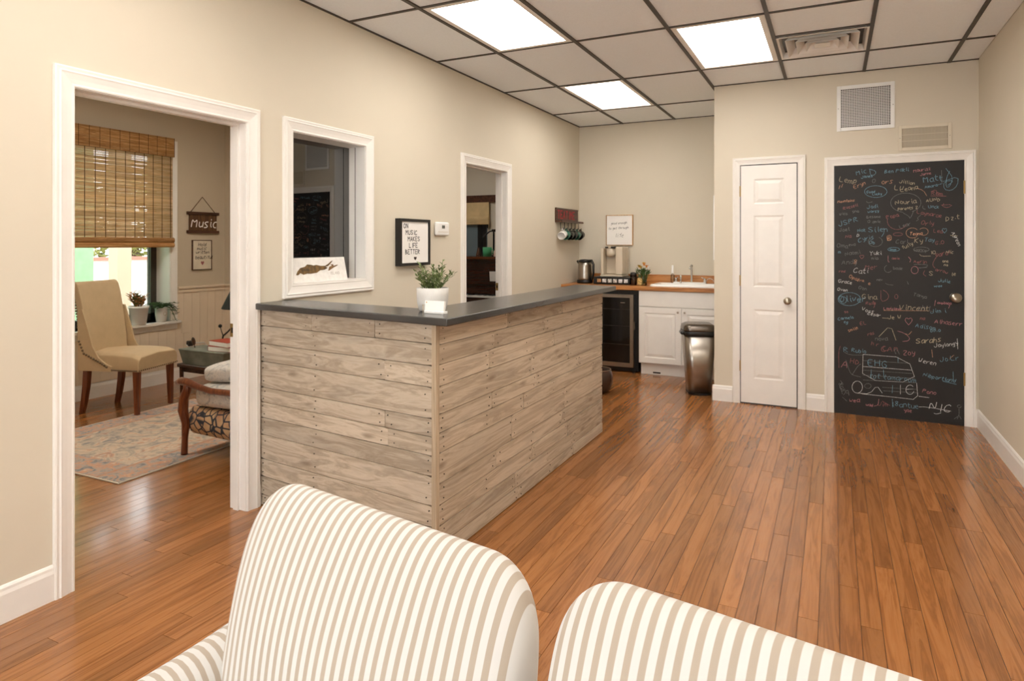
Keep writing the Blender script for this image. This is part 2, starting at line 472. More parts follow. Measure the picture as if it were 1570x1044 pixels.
def jamb(n, D, strike):
    r = sroot('trim_%d' % n)
    y0, y1, z0, z1 = D
    j = .004
    B(XM, XL + .002, y0, y0 + j, 0, z1).build('jamb', WHITE, r); B(XM, XL + .002, y1 - j, y1, 0, z1).build('jamb', WHITE, r)
    B(XM, XL + .002, y0 + j, y1 - j, z1 - j, z1).build('jamb', WHITE, r)
    xs = XM + .035
    B(xs, xs + .035, y0 + j, y0 + j + .012, 0, z1 - j).build('door_stop', WHITE, r); B(xs, xs + .035, y1 - j - .012, y1 - j, 0, z1 - j).build('door_stop', WHITE, r)
    B(xs, xs + .035, y0 + j + .012, y1 - j - .012, z1 - j - .012, z1 - j).build('door_stop', WHITE, r)
    s = B(XM + .002, XM + .03, y1 - j - .0015, y1 - j, strike - .035, strike + .035)
    s.build('strike_plate', BRASS, r, label='brass strike plate')
    B(XM + .01, XM + .022, y1 - j - .002, y1 - j - .0014, strike - .014, strike + .014).build('latch_hole', BLACK, r)
jamb(3, D1, .94); jamb(4, D2, .99)

def baseboard(name, pts):
    """pts: list of (p0, p1, outward normal) runs along the floor"""
    m = MB()
    for (x0, y0), (x1, y1), (nx, ny) in pts:
        prof = [(0, 0), (.014, 0), (.014, .105), (.010, .118), (.009, .128), (.004, .136), (0, .138)]
        m.loft([[(X + nx * h, Y + ny * h, z) for h, z in prof] for X, Y in ((x0, y0), (x1, y1))])
    struct(m.build(name, WHITE))
baseboard('baseboard_left', [((XL, YB), (XL, 1.477), (1, 0)), ((XL, 2.493), (XL, 2.50), (1, 0))])
baseboard('baseboard_closet', [((XC - .014, YC), (-.80, YC), (0, -1)), ((-.205, YC), (-.066, YC), (0, -1)), ((.970, YC), (XR, YC), (0, -1)), ((XC, YC), (XC, 6.7), (-1, 0))])
baseboard('baseboard_right', [((XR, YB), (XR, YC), (-1, 0))])
baseboard('baseboard_music', [((XW, 1.0), (XW, YP), (1, 0)), ((XW, YP), (-3.4, YP), (0, -1))])

# ------------------------------------------------------------------ inner window, glass darkened to imitate the dim room behind
wn = sroot('window_2', 'white framed inner window, glass darkened for the dim room behind')
casing('window_casing', WI[0], WI[1], WI[2], WI[3], PL, True, wscale=.95, parent=wn)
y0, y1, z0, z1 = WI
XB = XM - .04
B(XB, XL + .002, y0, y0 + .004, z0, z1).build('jamb', WHITE, wn); B(XB, XL + .002, y1 - .004, y1, z0, z1).build('jamb', WHITE, wn)
B(XB, XL + .002, y0, y1, z1 - .004, z1).build('jamb', WHITE, wn); B(XB, XL + .01, y0, y1, z0, z0 + .006).build('sill', WHITE, wn)
B(-2.829, -2.825, y1 - .0055, y1 - .004, z0, z1).build('seam', GRID, wn)
m = MB(); m.loft([[(-2.893 + .034 * (yy - 3.05), yy, zz) for yy, zz in ((y0 + .005, z0 + .007), (y1 - .005, z0 + .007), (y1 - .005, z1 - .005), (y0 + .005, z1 - .005))], [(-2.889 + .034 * (yy - 3.05), yy, zz) for yy, zz in ((y0 + .005, z0 + .007), (y1 - .005, z0 + .007), (y1 - .005, z1 - .005), (y0 + .005, z1 - .005))]]); m.build('pane', GLASS_IN, wn)

# ------------------------------------------------------------------ single-stroke lettering
GL = {
'A': '02 28 42;14 34', 'B': '02 08 37 36 05;05 44 43 02', 'C': '47 38 17 05 03 12 32 43', 'D': '02 08 27 45 33 02', 'E': '48 08 02 42;05 35', 'F': '48 08 02;05 35',
'G': '47 28 06 04 12 32 44 25', 'H': '02 08;42 48;05 45', 'I': '22 28', 'J': '48 44 32 12 04', 'K': '02 08;48 05 42', 'L': '08 02 42', 'M': '02 08 25 48 42', 'N': '02 08 42 48',
'O': '28 07 03 22 43 47 28', 'P': '02 08 37 46 05', 'Q': '28 07 03 22 43 47 28;24 41', 'R': '02 08 37 46 05 42', 'S': '47 28 07 06 44 43 22 03', 'T': '08 48;28 22', 'U': '08 03 22 43 48',
'V': '08 22 48', 'W': '08 12 25 32 48', 'X': '08 42;48 02', 'Y': '08 25 48;25 22', 'Z': '08 48 02 42',
'a': '36 16 05 03 12 33;36 33 42', 'b': '08 02 22 34 26 05', 'c': '36 16 04 12 32', 'd': '38 32;35 16 04 12 33', 'e': '04 34 26 05 03 12 32', 'f': '38 27 22;06 36', 'g': '36 16 04 13 34;36 31 20 01',
'h': '08 02;05 26 35 32', 'i': '16 13 22;17 18', 'j': '26 21 10 01;27 28', 'k': '08 02;36 04 32', 'l': '18 13 22', 'm': '06 02;05 16 24 22;25 36 44 42', 'n': '06 02;05 26 35 32', 'o': '16 04 12 32 35 16',
'p': '06 00;05 26 34 22 03', 'q': '36 30;35 16 04 12 33', 'r': '06 02;04 26 36', 's': '36 16 05 33 22 02', 't': '18 13 22 32;06 36', 'u': '06 03 12 33;36 32', 'v': '06 12 36', 'w': '06 12 24 32 46',
'x': '06 32;36 02', 'y': '06 13 33;36 31 10', 'z': '06 36 02 32', '0': '28 07 03 22 43 47 28', '1': '17 28 22', '2': '07 28 47 02 42', '8': '25 07 28 47 25 03 22 43 25', '!': '28 24;22 23', '.': '12 13', ',': '12 01', '/': '02 48', '-': '05 35',
'*': '22 06 08 17 28 37 48 46 22', "'": '28 26', ' ': ''}
WID = {'i': 2.6, 'l': 2.6, 'j': 3, 'I': 3, '.': 2, '!': 3, 'm': 5.2, 'M': 5.2, 'W': 5.2, 'w': 5.2, ' ': 3, 't': 3.8, "'": 2, '1': 3}
def text_strokes(s, h, slant=0.0, rot=0.0, jit=0.0, R=random):
    """polylines of a written word, cap height h, baseline start at 0,0"""
    u = h / 6; x = 0; out = []
    c, sn = math.cos(math.radians(rot)), math.sin(math.radians(rot))
    for ch in s:
        dy = R.uniform(-jit, jit) * h
        for seg in GL.get(ch, '').split(';'):
            if not seg: continue
            pl = []
            for q in seg.split():
                X = x + int(q[0]) * u + R.uniform(-jit, jit) * u * 1.5; Y = (int(q[1]) - 2) * u + dy + R.uniform(-jit, jit) * u * 1.5
                X += slant * Y
                pl.append((X * c - Y * sn, X * sn + Y * c))
            out.append(pl)
        x += WID.get(ch, 4 if ch.islower() else 5) * u * (1.0 if ch.isupper() else .98) + u * (.9 if ch.isupper() else .35)
    return out, x
def smooth_pl(pl, it=1):
    for _ in range(it):
        if len(pl) < 3: return pl
        q = [pl[0]]
        for a, b in zip(pl, pl[1:]):
            q += [(a[0] * .75 + b[0] * .25, a[1] * .75 + b[1] * .25), (a[0] * .25 + b[0] * .75, a[1] * .25 + b[1] * .75)]
        pl = q + [pl[-1]]
    return pl
def ribbon(mb, pl, wd, P, h=.0006):
    if len(pl) < 2: return
    L, Rr = [], []
    for i, p in enumerate(pl):
        a, b = pl[max(i - 1, 0)], pl[min(i + 1, len(pl) - 1)]
        dx, dy = b[0] - a[0], b[1] - a[1]; n = math.hypot(dx, dy) or 1
        nx, ny = -dy / n * wd / 2, dx / n * wd / 2
        L.append((p[0] + nx, p[1] + ny)); Rr.append((p[0] - nx, p[1] - ny))
    vs = [P(*q, h) for q in L] + [P(*q, h) for q in Rr]; k = len(pl)
    mb.add(vs, [(i, i + 1, k + i + 1, k + i) for i in range(k - 1)])
def write(mb, s, a, b, h, wd, P, slant=0, rot=0, jit=0, sm=1, centre=False, R=random, hh=.0006):
    st, wdt = text_strokes(s, h, slant, rot, jit, R)
    if centre: a -= wdt / 2
    for pl in st:
        q = [(a + p[0], b + p[1]) for p in smooth_pl(pl, sm)]
        if sm: ribbon(mb, q, wd, P, hh); continue
        for i, (p0, p1) in enumerate(zip(q, q[1:])):
            L = math.dist(p0, p1) or 1; ex = wd * .4 / L; dx, dy = (p1[0] - p0[0]) * ex, (p1[1] - p0[1]) * ex
            ribbon(mb, [(p0[0] - dx, p0[1] - dy), (p1[0] + dx, p1[1] + dy)], wd, P, hh + i * 2e-5)
def ell(cx, cy, rx, ry, a0=0, a1=360, n=20): return [(cx + rx * math.cos(math.radians(a0 + (a1 - a0) * i / n)), cy + ry * math.sin(math.radians(a0 + (a1 - a0) * i / n))) for i in range(n + 1)]
HEART = [(0, -1), (-.95, .1), (-.9, .75), (-.45, 1), (0, .6), (.45, 1), (.9, .75), (.95, .1), (0, -1)]

# ------------------------------------------------------------------ white panelled closet door
dr = sroot('door_1', 'narrow white panelled closet door with round nickel knob')
casing('door_casing', -.735, -.272, 0, 2.085, PCL, wscale=.78, parent=dr)
struct(B(-.735, -.272, YC - .004, YC, 0, 2.085).build('trim_5', BLACK))  # black sheet stands in for the shaded gap round the leaf
def panel_door(mb, x0, x1, z0, z1, yf, th, panels):
    """slab with sunk raised-field panels, front face at yf"""
    xs = [x0, panels[0][0], panels[0][1], x1]
    mb.box(x0, x1, yf + .006, yf + th, z0, z1)
    mb.box(x0, panels[0][0], yf, yf + .006, z0, z1); mb.box(panels[0][1], x1, yf, yf + .006, z0, z1)
    zs = [z0] + [v for p in panels for v in (p[2], p[3])] + [z1]
    for a, b in zip(zs[::2], zs[1::2]): mb.box(panels[0][0], panels[0][1], yf, yf + .006, a, b)
m = MB()
pans = [(-.623, -.377, .224, .826), (-.623, -.377, 1.021, 1.64), (-.623, -.377, 1.74, 1.957)]
panel_door(m, -.728, -.280, .012, 2.076, YC - .012, .008 + .004, pans)
leaf = m.build('leaf', WHITE, dr)
for p in pans:
    x0, x1, z0, z1 = p; f = MB()
    yf = YC - .012
    ringf = lambda i, y: [(x0 + i, y, z0 + i), (x1 - i, y, z0 + i), (x1 - i, y, z1 - i), (x0 + i, y, z1 - i)]
    f.loft([ringf(0, yf), ringf(.012, yf + .0055), ringf(.016, yf + .0055), ringf(.042, yf - .0005)], cap=False)
    f.add(ringf(.042, yf - .0005), [(0, 1, 2, 3)])
    f.build('panel', WHITE, dr)
def knob(parent, x, z, yf, mat, s=1.0):
    m = MB(); m.lathe([(.0, 0), (.03 * s, 0), (.03 * s, .006), (.012 * s, .01), (.012 * s, .03), (.026 * s, .038), (.031 * s, .05), (.026 * s, .062), (.0, .066)], n=20)
    m.xf(Matrix.Translation((x, yf, z)) @ Matrix.Rotation(PI / 2, 4, 'X'))
    return m.build('knob', mat, parent, smooth=True, label='round satin metal knob')
knob(dr, -.349, .911, YC - .012, NICKEL)
for z in (1.853, 1.073, .328):
    m = MB(); m.lathe([(.006, -.045), (.006, .045), (.003, .05)], -.733, YC - .016, z, 8); m.build('hinge', BRASS, dr)

# ------------------------------------------------------------------ chalkboard door
dr = sroot('door_2', 'black chalkboard door covered in coloured chalk names and drawings')
casing('door_casing', 0.004, .898, 0, 2.040, PCL, wscale=.92, parent=dr)
YF = YC - .006
B(.010, .892, YF, YC, .008, 2.034).build('leaf', BOARD, dr)
struct(B(.004, .898, YC - .003, YC, 0, 2.040).build('trim_6', BLACK))  # black backing imitates shade in the slit round the board
knob(dr, .838, .983, YF, NICKEL, 1.25)
for z in (1.83, .36):
    m = MB(); m.lathe([(.006, -.05), (.006, .05)], .897, YC - .013, z, 8); m.build('hinge', BRASS, dr)
CH = {k: M('chalk_' + n, c, .95, vary=.25, vscale=160) for k, n, c in (('W', 'white', (214, 210, 204)), ('C', 'blue', (112, 148, 164)), ('P', 'pink', (182, 122, 126)), ('O', 'orange', (190, 142, 114)), ('G', 'grey', (112, 112, 110)), ('Y', 'cream', (182, 168, 142)), ('R', 'red', (150, 92, 92)))}
def dpt(zx, zy, lower):
    """board position of a mark measured on the photograph"""
    u, v = (1260 + zx * .2012, 240 + zy * .2012) if not lower else (1260 + zx * .2107, 440 + zy * .2107)
    r, up = (u - U0) / FPX, (V0 - v) / FPX
    tt = YF / (r * ST + CT)
    return tt * (r * CT - ST), CAMH + tt * up
PD = lambda a, b, h: (a, YF - h, b)
RC = random.Random(11)
KX = .000905
def cw(lower, s, zx, zy, hz, col, rot=0, wd=.0028):
    a, b = dpt(zx, zy, lower); m = MB()
    h = hz * KX * 1.0 * (1.047 if lower else 1)
    write(m, s, a, b, h, wd, PD, RC.uniform(-.05, .25), rot, .13, 2, R=RC)
    m.build('chalk_word', CH[col], dr, recalc=False)
def cl(lower, pts, col, wd=.0028, sm=1):
    m = MB()
    pl = [dpt(*p, lower) for p in pts]
    ribbon(m, smooth_pl(pl, sm), wd, PD); m.build('chalk_drawing', CH[col], dr, recalc=False)
for a in [('Lemp', 130, 190, 45, 'Y', -10), ('Mic', 265, 140, 40, 'C', 12), ('Jones', 300, 168, 25, 'C', 8), ('Ben Pakli', 478, 128, 30, 'C', 4), ('Maurizz', 700, 120, 26, 'P', 6), ('Jorne', 750, 148, 22, 'P', 8),
          ('Matt', 775, 195, 48, 'C', 4, .0036), ('Amara', 785, 245, 24, 'C', 10), ('//', 130, 245, 28, 'O', 20), ('Eryn', 245, 248, 34, 'O', 22), ('ors', 455, 205, 42, 'O', -6), ('O', 385, 200, 34, 'G', 5),
          ('Good', 340, 280, 22, 'C', 3), ('Lucky', 385, 298, 20, 'C', 6), ('Lu', 550, 255, 44, 'Y', 0), ('Jillian', 590, 200, 28, 'Y', -10), ('Leana', 600, 268, 36, 'Y', 8), ('Ram', 835, 295, 34, 'R', -3), ('AUND', 795, 345, 28, 'Y', 2),
          ('Unck', 812, 395, 26, 'C', 2), ('Mountains', 120, 355, 22, 'O', 6), ('Russell', 165, 405, 26, 'R', 14), ('Wills', 135, 450, 22, 'G', 8), ('sno', 235, 430, 26, 'G', 8), ('Nouria', 562, 368, 38, 'Y', 4), ('parents 2', 580, 408, 24, 'Y', 4),
          ('Jodi', 345, 400, 32, 'C', 8), ('worsy', 350, 430, 24, 'C', 4), ('Besome', 342, 470, 24, 'G', 3), ('O amie', 350, 508, 24, 'G', 3), ('Popa', 495, 475, 32, 'R', 12), ('Lear', 595, 548, 30, 'G', 18), ('Laynarae', 722, 435, 32, 'R', -12),
          ('Dz.t', 945, 490, 38, 'Y', 12), ('Orly', 755, 522, 34, 'R', 0), ('JSPR', 130, 530, 44, 'C', 14), ('Joel', 130, 572, 32, 'G', 5), ('Nat', 275, 577, 28, 'C', 5), ('Silen', 355, 577, 46, 'C', 0), ('Teana', 668, 602, 26, 'O', 4, .004), ('Lea', 848, 580, 30, 'R', -4),
          ('Ayreon', 990, 580, 28, 'W', -68), ('Na', 180, 622, 30, 'R', 4), ('D', 266, 610, 26, 'W'), ('Cyris', 280, 652, 36, 'C', 16), ('B', 500, 638, 38, 'O'), ('Oma', 114, 692, 36, 'G', -3), ('eva', 206, 682, 26, 'G', 3), ('Ob', 362, 668, 28, 'C', 4),
          ('Carl', 565, 662, 34, 'G', 2), ('fully', 615, 705, 30, 'Y', 22), ('Ky', 705, 655, 40, 'Y', 0), ('Tay', 780, 650, 32, 'C', 0), ('G.O', 865, 668, 30, 'R', 0), ('m', 125, 735, 28, 'C', 2), ('Naomi', 180, 757, 34, 'G', 10), ('omm', 516, 716, 22, 'C'),
          ('Yuki', 365, 750, 34, 'W', 3), ('mia', 380, 787, 26, 'G', 4), ('Nancy', 705, 722, 24, 'G', 0), ('10', 830, 742, 28, 'Y'), ('carol', 868, 762, 34, 'R', 12), ('Nic', 945, 738, 26, 'Y'), ('Andy', 150, 827, 42, 'G', 8), ('8', 240, 822, 40, 'O'), ('amie', 535, 785, 22, 'R', 2),
          ('Aerin', 700, 812, 28, 'R', 0), ('one', 920, 806, 22, 'Y'), ('no', 930, 836, 22, 'Y'), ('Mer', 330, 856, 40, 'R', -3), ('Cati', 240, 888, 44, 'W', 0), ('bade', 545, 862, 26, 'G', 0), ('S', 815, 902, 38, 'Y', -10), ('arrow', 862, 872, 26, 'R', -14), ('le', 988, 908, 30, 'Y', 8),
          ('Opal', 205, 925, 30, 'O', -20), ('rra', 272, 950, 24, 'O', -8), ('e', 355, 978, 30, 'O', 0), ('Grace', 125, 960, 30, 'W', -6), ('Ozn', 280, 1010, 28, 'G', -6), ('Owen', 118, 1020, 26, 'W', -4), ('Julie', 885, 957, 28, 'C', -2), ('wree', 855, 995, 20, 'C', 2), ('red', 132, 880, 24, 'R', -6),
          ('nev', 420, 946, 22, 'G', -3)]:
    cw(False, *a)
for pts, c in [(ell(411, 267, 86, 45), 'C'), (ell(640, 352, 116, 74, 100, 425), 'G'), ([(700, 412), (690, 440), (672, 475), (665, 455), (620, 430)], 'G'), (ell(575, 490, 76, 66, 20, 200), 'R'), ([(912, 105), (915, 200)], 'G'),
               ([(945, 90), (960, 110), (1000, 160), (975, 230), (945, 235), (950, 160), (975, 110)], 'C'), ([(925, 190), (1040, 150), (1035, 220), (985, 262), (930, 250), (930, 190), (1010, 180), (960, 220)], 'C'), ([(720, 240), (775, 258), (800, 300)], 'O'), ([(830, 270), (870, 250), (880, 285)], 'R'), ([(828, 300), (950, 302)], 'R'),
               ([(910, 370), (1000, 365), (960, 392), (915, 378), (930, 358)], 'R'), (ell(690, 582, 48, 38, 40, 320), 'O'), (ell(775, 572, 36, 28, -140, 150), 'O'), ([(360, 95), (412, 110), (410, 135), (372, 150), (365, 95)], 'C'), (ell(580, 592, 36, 12), 'R'), (ell(408, 648, 54, 38, -60, 230), 'G'), (ell(548, 707, 45, 15), 'C'), (ell(758, 708, 60, 18), 'G'),
               ([(470, 545), (478, 575), (455, 612)], 'C'), ([(505, 755), (505, 802), (515, 803)], 'P'), ([(660, 765), (680, 785), (670, 806)], 'P'), ([(700, 822), (805, 822), (805, 840), (745, 850)], 'G'), (ell(708, 865, 27, 28), 'P'), ([(735, 848), (802, 845)], 'G'), ([(785, 868), (770, 895), (795, 912)], 'R'),
               ([(890, 740), (850, 800), (845, 830), (862, 850)], 'R'), (ell(505, 855, 28, 28, 30, 250), 'G'), ([(485, 965), (500, 975), (545, 980)], 'G'), ([(745, 745), (760, 760), (830, 758)], 'Y'), ([(978, 600), (1035, 605)], 'Y'), ([(650, 950), (660, 975)], 'G'), ([(885, 215), (920, 205)], 'C'), ([(515, 600), (495, 605), (500, 640), (530, 640), (530, 605), (512, 598)], 'O'),
               ([(935 + 18 * p[0], 565 - 18 * p[1]) for p in HEART], 'C'), ([(305 + 16 * p[0], 765 - 15 * p[1]) for p in HEART], 'R'), ([(720, 490), (740, 480), (725, 470), (755, 445)], 'G'), ([(770, 375), (768, 395), (790, 402)], 'G'), ([(340, 340), (350, 355), (385, 345)], 'G')]:
    cl(False, pts, c)
for a in [('Oliver', 130, 112, 52, 'C', 3, .0036), ('Gina', 295, 85, 40, 'Y'), ('Rosa', 320, 127, 24, 'R', 3), ('Tanya', 665, 62, 26, 'G', -14), ('Louisiana', 450, 163, 20, 'P', 0), ('Vincent', 560, 165, 44, 'Y', 0), ('zh L', 695, 170, 42, 'G', 0), ('custona', 840, 122, 20, 'P', -2),
          ('Voss', 285, 172, 32, 'W', -14), ('Cesar', 330, 200, 26, 'W', -10), ('Jim i', 790, 192, 34, 'C', 6), ('Carmelo', 120, 242, 24, 'C', 10), ('eg', 160, 264, 24, 'C', 0), ('Je W', 480, 230, 32, 'Y', 0), ('na', 715, 236, 26, 'R', 0), ('Alhaserr', 820, 262, 34, 'P', -4), ('Adison', 680, 292, 34, 'C', -8), ('bb.o', 790, 328, 30, 'C', 6),
          ('smile', 195, 326, 26, 'O', 22), ('EL', 280, 280, 28, 'R', 12), ('ros', 335, 355, 26, 'R', 18), ('nova', 390, 390, 34, 'G', 6), ('Sarahs', 685, 410, 40, 'Y', 8, .0036), ('Jaylongy', 818, 440, 30, 'W', 12), ('h r', 360, 425, 30, 'R', -4), ('CAn', 432, 465, 48, 'R', 2), ('2oy', 590, 490, 40, 'P', 0), ('R', 160, 470, 46, 'C', 0), ('Rubio', 218, 470, 32, 'C', -4),
          ('A', 140, 590, 66, 'P', 0), ('HD', 205, 555, 40, 'R', -4), ('EHG', 335, 566, 54, 'C', -2, .0036), ('tot tomaroom', 345, 660, 40, 'C', -1), ('Weren', 700, 545, 34, 'W', -8), ('Jo.Lr', 860, 540, 36, 'C', 10), ('Nibportland', 735, 650, 30, 'C', -8), ('Pono', 730, 765, 32, 'P', -8), ('8a8', 118, 700, 34, 'G', -70), ('A', 160, 780, 60, 'G', 0), ('wea', 200, 832, 36, 'P', 0), ('wad', 320, 866, 24, 'P', 2),
          ('Jim', 405, 860, 34, 'R', -4), ('l8antue', 512, 865, 40, 'C', 0), ('yoe', 600, 908, 28, 'P', 4), ('NIC', 780, 892, 62, 'W', -4, .0036), ('so', 165, 188, 22, 'R')]:
    cw(True, *a)
for pts, c in [(ell(200, 88, 82, 48), 'C'), (ell(158, 95, 22, 24), 'C'), ([(430, 25), (430, 108), (475, 95), (490, 65), (470, 35), (445, 22)], 'R'), (ell(542, 70, 12, 16), 'R'), ([(450, 170), (780, 173)], 'O'), ([(828, 95), (820, 138)], 'P'), ([(840, 118), (935, 125), (922, 155)], 'P'), ([(632 + 27 * p[0], 250 - 26 * p[1]) for p in HEART], 'P'),
               ([(415, 362), (500, 275), (540, 388)], 'Y'), ([(550, 320), (600, 335), (642, 370), (630, 392), (588, 396)], 'P'), ([(610, 340), (630, 350), (655, 322)], 'O'), ([(135, 430), (122, 470), (125, 588)], 'R'), ([(300, 490), (295, 675), (690, 697), (625, 515), (300, 490)], 'W'), ([(165, 475), (205, 495), (300, 495)], 'G'),
               ([(300, 535), (640, 555)], 'G'), ([(300, 578), (655, 605)], 'W'), ([(298, 605), (660, 630)], 'G'), ([(296, 640), (680, 665)], 'G'), ([(175, 530), (200, 610), (220, 640), (285, 655)], 'G'), ([(220, 640), (265, 570), (285, 560)], 'G'), (ell(258, 728, 38, 44), 'W'), (ell(335, 720, 24, 18), 'G'), ([(260, 772), (350, 778), (400, 715), (440, 772)], 'W'),
               ([(690, 697), (700, 822), (560, 805), (290, 777)], 'W'), ([(690, 697), (540, 690), (300, 676)], 'G'), ([(440, 730), (695, 745)], 'G'), ([(445, 755), (700, 770)], 'G'), (ell(642, 747, 30, 34, 20, 320), 'W'), ([(612, 745), (665, 742)], 'W'), ([(515, 715), (512, 772)], 'C'), ([(572, 712), (572, 780)], 'W'), ([(555, 510), (555, 552)], 'C'), ([(360, 600), (358, 668)], 'C'), ([(448, 600), (452, 662)], 'C'),
               ([(800, 455), (806, 512)], 'O'), ([(955, 615), (957, 692)], 'C'), ([(880, 685), (980, 708)], 'C'), ([(930, 520), (962, 495)], 'O'), ([(705, 795), (780, 805)], 'W'), ([(705, 872), (760, 872), (940, 903)], 'W'), ([(815, 918), (835, 925), (868, 915)], 'W'), (ell(1000, 868, 14, 10, 0, 300), 'G'), ([(998, 885), (1000, 935), (962, 960)], 'G'), ([(1000, 935), (1015, 962)], 'G'), ([(985, 960), (1000, 930)], 'G'),
               ([(513, 815), (515, 875)], 'C'), ([(415, 815), (410, 860), (380, 866)], 'P'), ([(440, 830), (495, 862)], 'R'), ([(540, 488), (525, 460), (545, 445), (565, 490)], 'G'), ([(460, 430), (440, 445), (455, 465), (480, 460)], 'R'), ([(372, 100), (388, 125), (378, 152)], 'R'), ([(440, 225), (480, 228)], 'Y'), ([(985, 375), (990, 452)], 'W'), ([(135, 680), (150, 700), (125, 720), (140, 745), (150, 780)], 'G'), ([(150, 800), (182, 830)], 'G')]:
    cl(True, pts, c)

# ------------------------------------------------------------------ wall vents
def grille(name, label, x0, x1, z0, z1, fw, nx, nz, mat, back):
    t = thing(name, label, 'vent', (x0, YC, z0)); a, b = x1 - x0, z1 - z0
    f = MB()
    for r in ((0, fw, 0, b), (a - fw, a, 0, b), (fw, a - fw, 0, fw), (fw, a - fw, b - fw, b)): f.box(r[0], r[1], -.010, 0, r[2], r[3])
    f.build('frame', mat, t, bevel=.002)
    B(fw, a - fw, -.0015, 0, fw, b - fw).build('duct_opening', back, t)
    for i in range(1, nx):
        x = fw + (a - 2 * fw) * i / nx; B(x - .0018, x + .0018, -.008, -.0015, fw, b - fw).build('vertical_bar', mat, t)
    for i in range(1, nz):
        z = fw + (b - 2 * fw) * i / nz; B(fw, a - fw, -.0075, -.0015, z - .0018, z + .0018).build('horizontal_bar', mat, t)
    for x in (.012, a - .012):
        m = MB(); m.lathe([(.004, 0), (.003, .002), (.0, .0025)], n=8); m.xf(Matrix.Translation((x, -.010, b / 2)) @ Matrix.Rotation(PI / 2, 4, 'X')); m.build('screw', NICKEL, t)
    return t
grille('wall_vent', 'large white egg-crate return vent high above the chalkboard door', .024, .438, 2.322, 2.694, .03, 28, 24, PLASTW, M('duct_dark', (46, 42, 38), .8))
grille('wall_vent', 'small cream rectangular register vent just above the chalkboard door', .461, .817, 2.133, 2.335, .026, 38, 3, M('cream_enamel', (216, 205, 184), .5), M('duct_cream', (168, 156, 134), .8))

# ------------------------------------------------------------------ reception counter of reclaimed boards
A0, A1 = Vector((XL, 2.505, 0)), Vector((-1.545, 2.372, 0))      # short front, from the wall to the corner
A2 = Vector((-1.536, 4.60, 0))                                   # long front
ct = thing('reception_counter', 'L-shaped reception counter clad in weathered grey reclaimed boards', 'counter', (0, 0, 0))
m = MB()
tk = .02
def quadp(mb, pts, z0, z1): mb.loft([[(p[0], p[1], z) for p in pts] for z in (z0, z1)])
quadp(m, [(XL + .002, 2.505 + tk), (-1.545 - tk, 2.372 + tk), (-1.536 - tk, 4.598), (-1.70, 4.598), (-1.705, 2.56), (XL + .002, 2.66)], 0.002, 1.048)
m.build('core', JOINT, ct)
quadp_in = MB(); quadp(quadp_in, [(-1.70, 4.6), (-1.714, 4.6), (-1.719, 2.56 + .012), (-1.705, 2.56)], .002, 1.046); quadp_in.build('inner_panel', WHITE, ct)
rows_l = [1.049, .961, .865, .771, .633, .554, .472, .382, .252, .159, .062, .003]
rows_r = [1.049, .956, .868, .773, .65, .568, .48, .345, .252, .16, .075, .003]
rb = random.Random(5)
bunit = {}
def board(p0, p1, z0, z1, mat, nrm):
    """one board between two floor points"""
    key = mat.name
    if key not in bunit: bunit[key] = MB().bbox(-.5, .5, -.5, .5, -.5, .5, .04).mesh('board', mat)
    d = p1 - p0; o = bpy.data.objects.new('board', bunit[key]); COL.objects.link(o); o.parent = ct
    th = tk + rb.uniform(-.002, .002)
    o.location = (p0 + p1) / 2 + Vector((0, 0, (z0 + z1) / 2)) - nrm * (tk / 2 - (th - tk) / 2)
    o.rotation_euler = (0, 0, math.atan2(d.y, d.x)); o.scale = (d.length - .0016, th, z1 - z0 - .003)
nails = MB()
for (p0, p1, rows, mat, nrm) in ((A0 + Vector((.004, 0, 0)), A1 - Vector((.0, 0, 0)), rows_l, BARN_X, None), (A1, A2, rows_r, BARN_Y, None)):
    d = (p1 - p0).normalized(); nrm = Vector((d.y, -d.x, 0)); L = (p1 - p0).length
    s0, s1 = (0, L - .022) if rows is rows_l else (.022, L)
    for i, (zt, zb) in enumerate(zip(rows, rows[1:])):
        cuts = [s0]
        while True:
            step = rb.uniform(.45, 1.15) if rows is rows_r else (rb.uniform(.25, .5) if i == 0 else rb.uniform(.9, 2.2))
            if cuts[-1] + step > s1 - .18: break
            cuts.append(cuts[-1] + step)
        cuts.append(s1)
        for a, b in zip(cuts, cuts[1:]):
            board(p0 + d * a, p0 + d * b, zb, zt, mat, nrm)
            sp = [a + .03, b - .03] + [a + .03 + .4 * q for q in range(1, int((b - a) / .4))]
            for s in sp:
                for z in (zb + (zt - zb) * .25, zb + (zt - zb) * .75):
                    c = p0 + d * (s + rb.uniform(-.012, .012)) + nrm * .0024
                    q = [c + d * (.0028 * math.cos(k * PI / 3)) + Vector((0, 0, z + .0028 * math.sin(k * PI / 3))) for k in range(6)]
                    nails.loft([q, [p - nrm * .005 for p in q]])
nails.build('nail_heads', NAIL, ct, kind='stuff')
m = MB(); quadp(m, [(A1.x - .022, A1.y - .003), (A1.x + .003, A1.y - .006), (A1.x + .003, A1.y + .022), (A1.x - .02, A1.y + .022)], .002, 1.048)
m.build('corner_batten', BARN_Z, ct)
# slate coloured worktop: a thing of its own lying on the counter
m = MB(); out = [(XL + .004, 2.462), (-1.452, 2.312), (-1.447, 4.655), (-1.775, 4.69), (-1.778, 2.63), (XL + .004, 2.735)]
quadp(m, out, 1.0495, 1.083)
o = m.build('counter_top', SLATE, None, bevel=.006)
tag(o, 'dark slate-coloured L-shaped worktop lying on the reception counter', 'countertop')

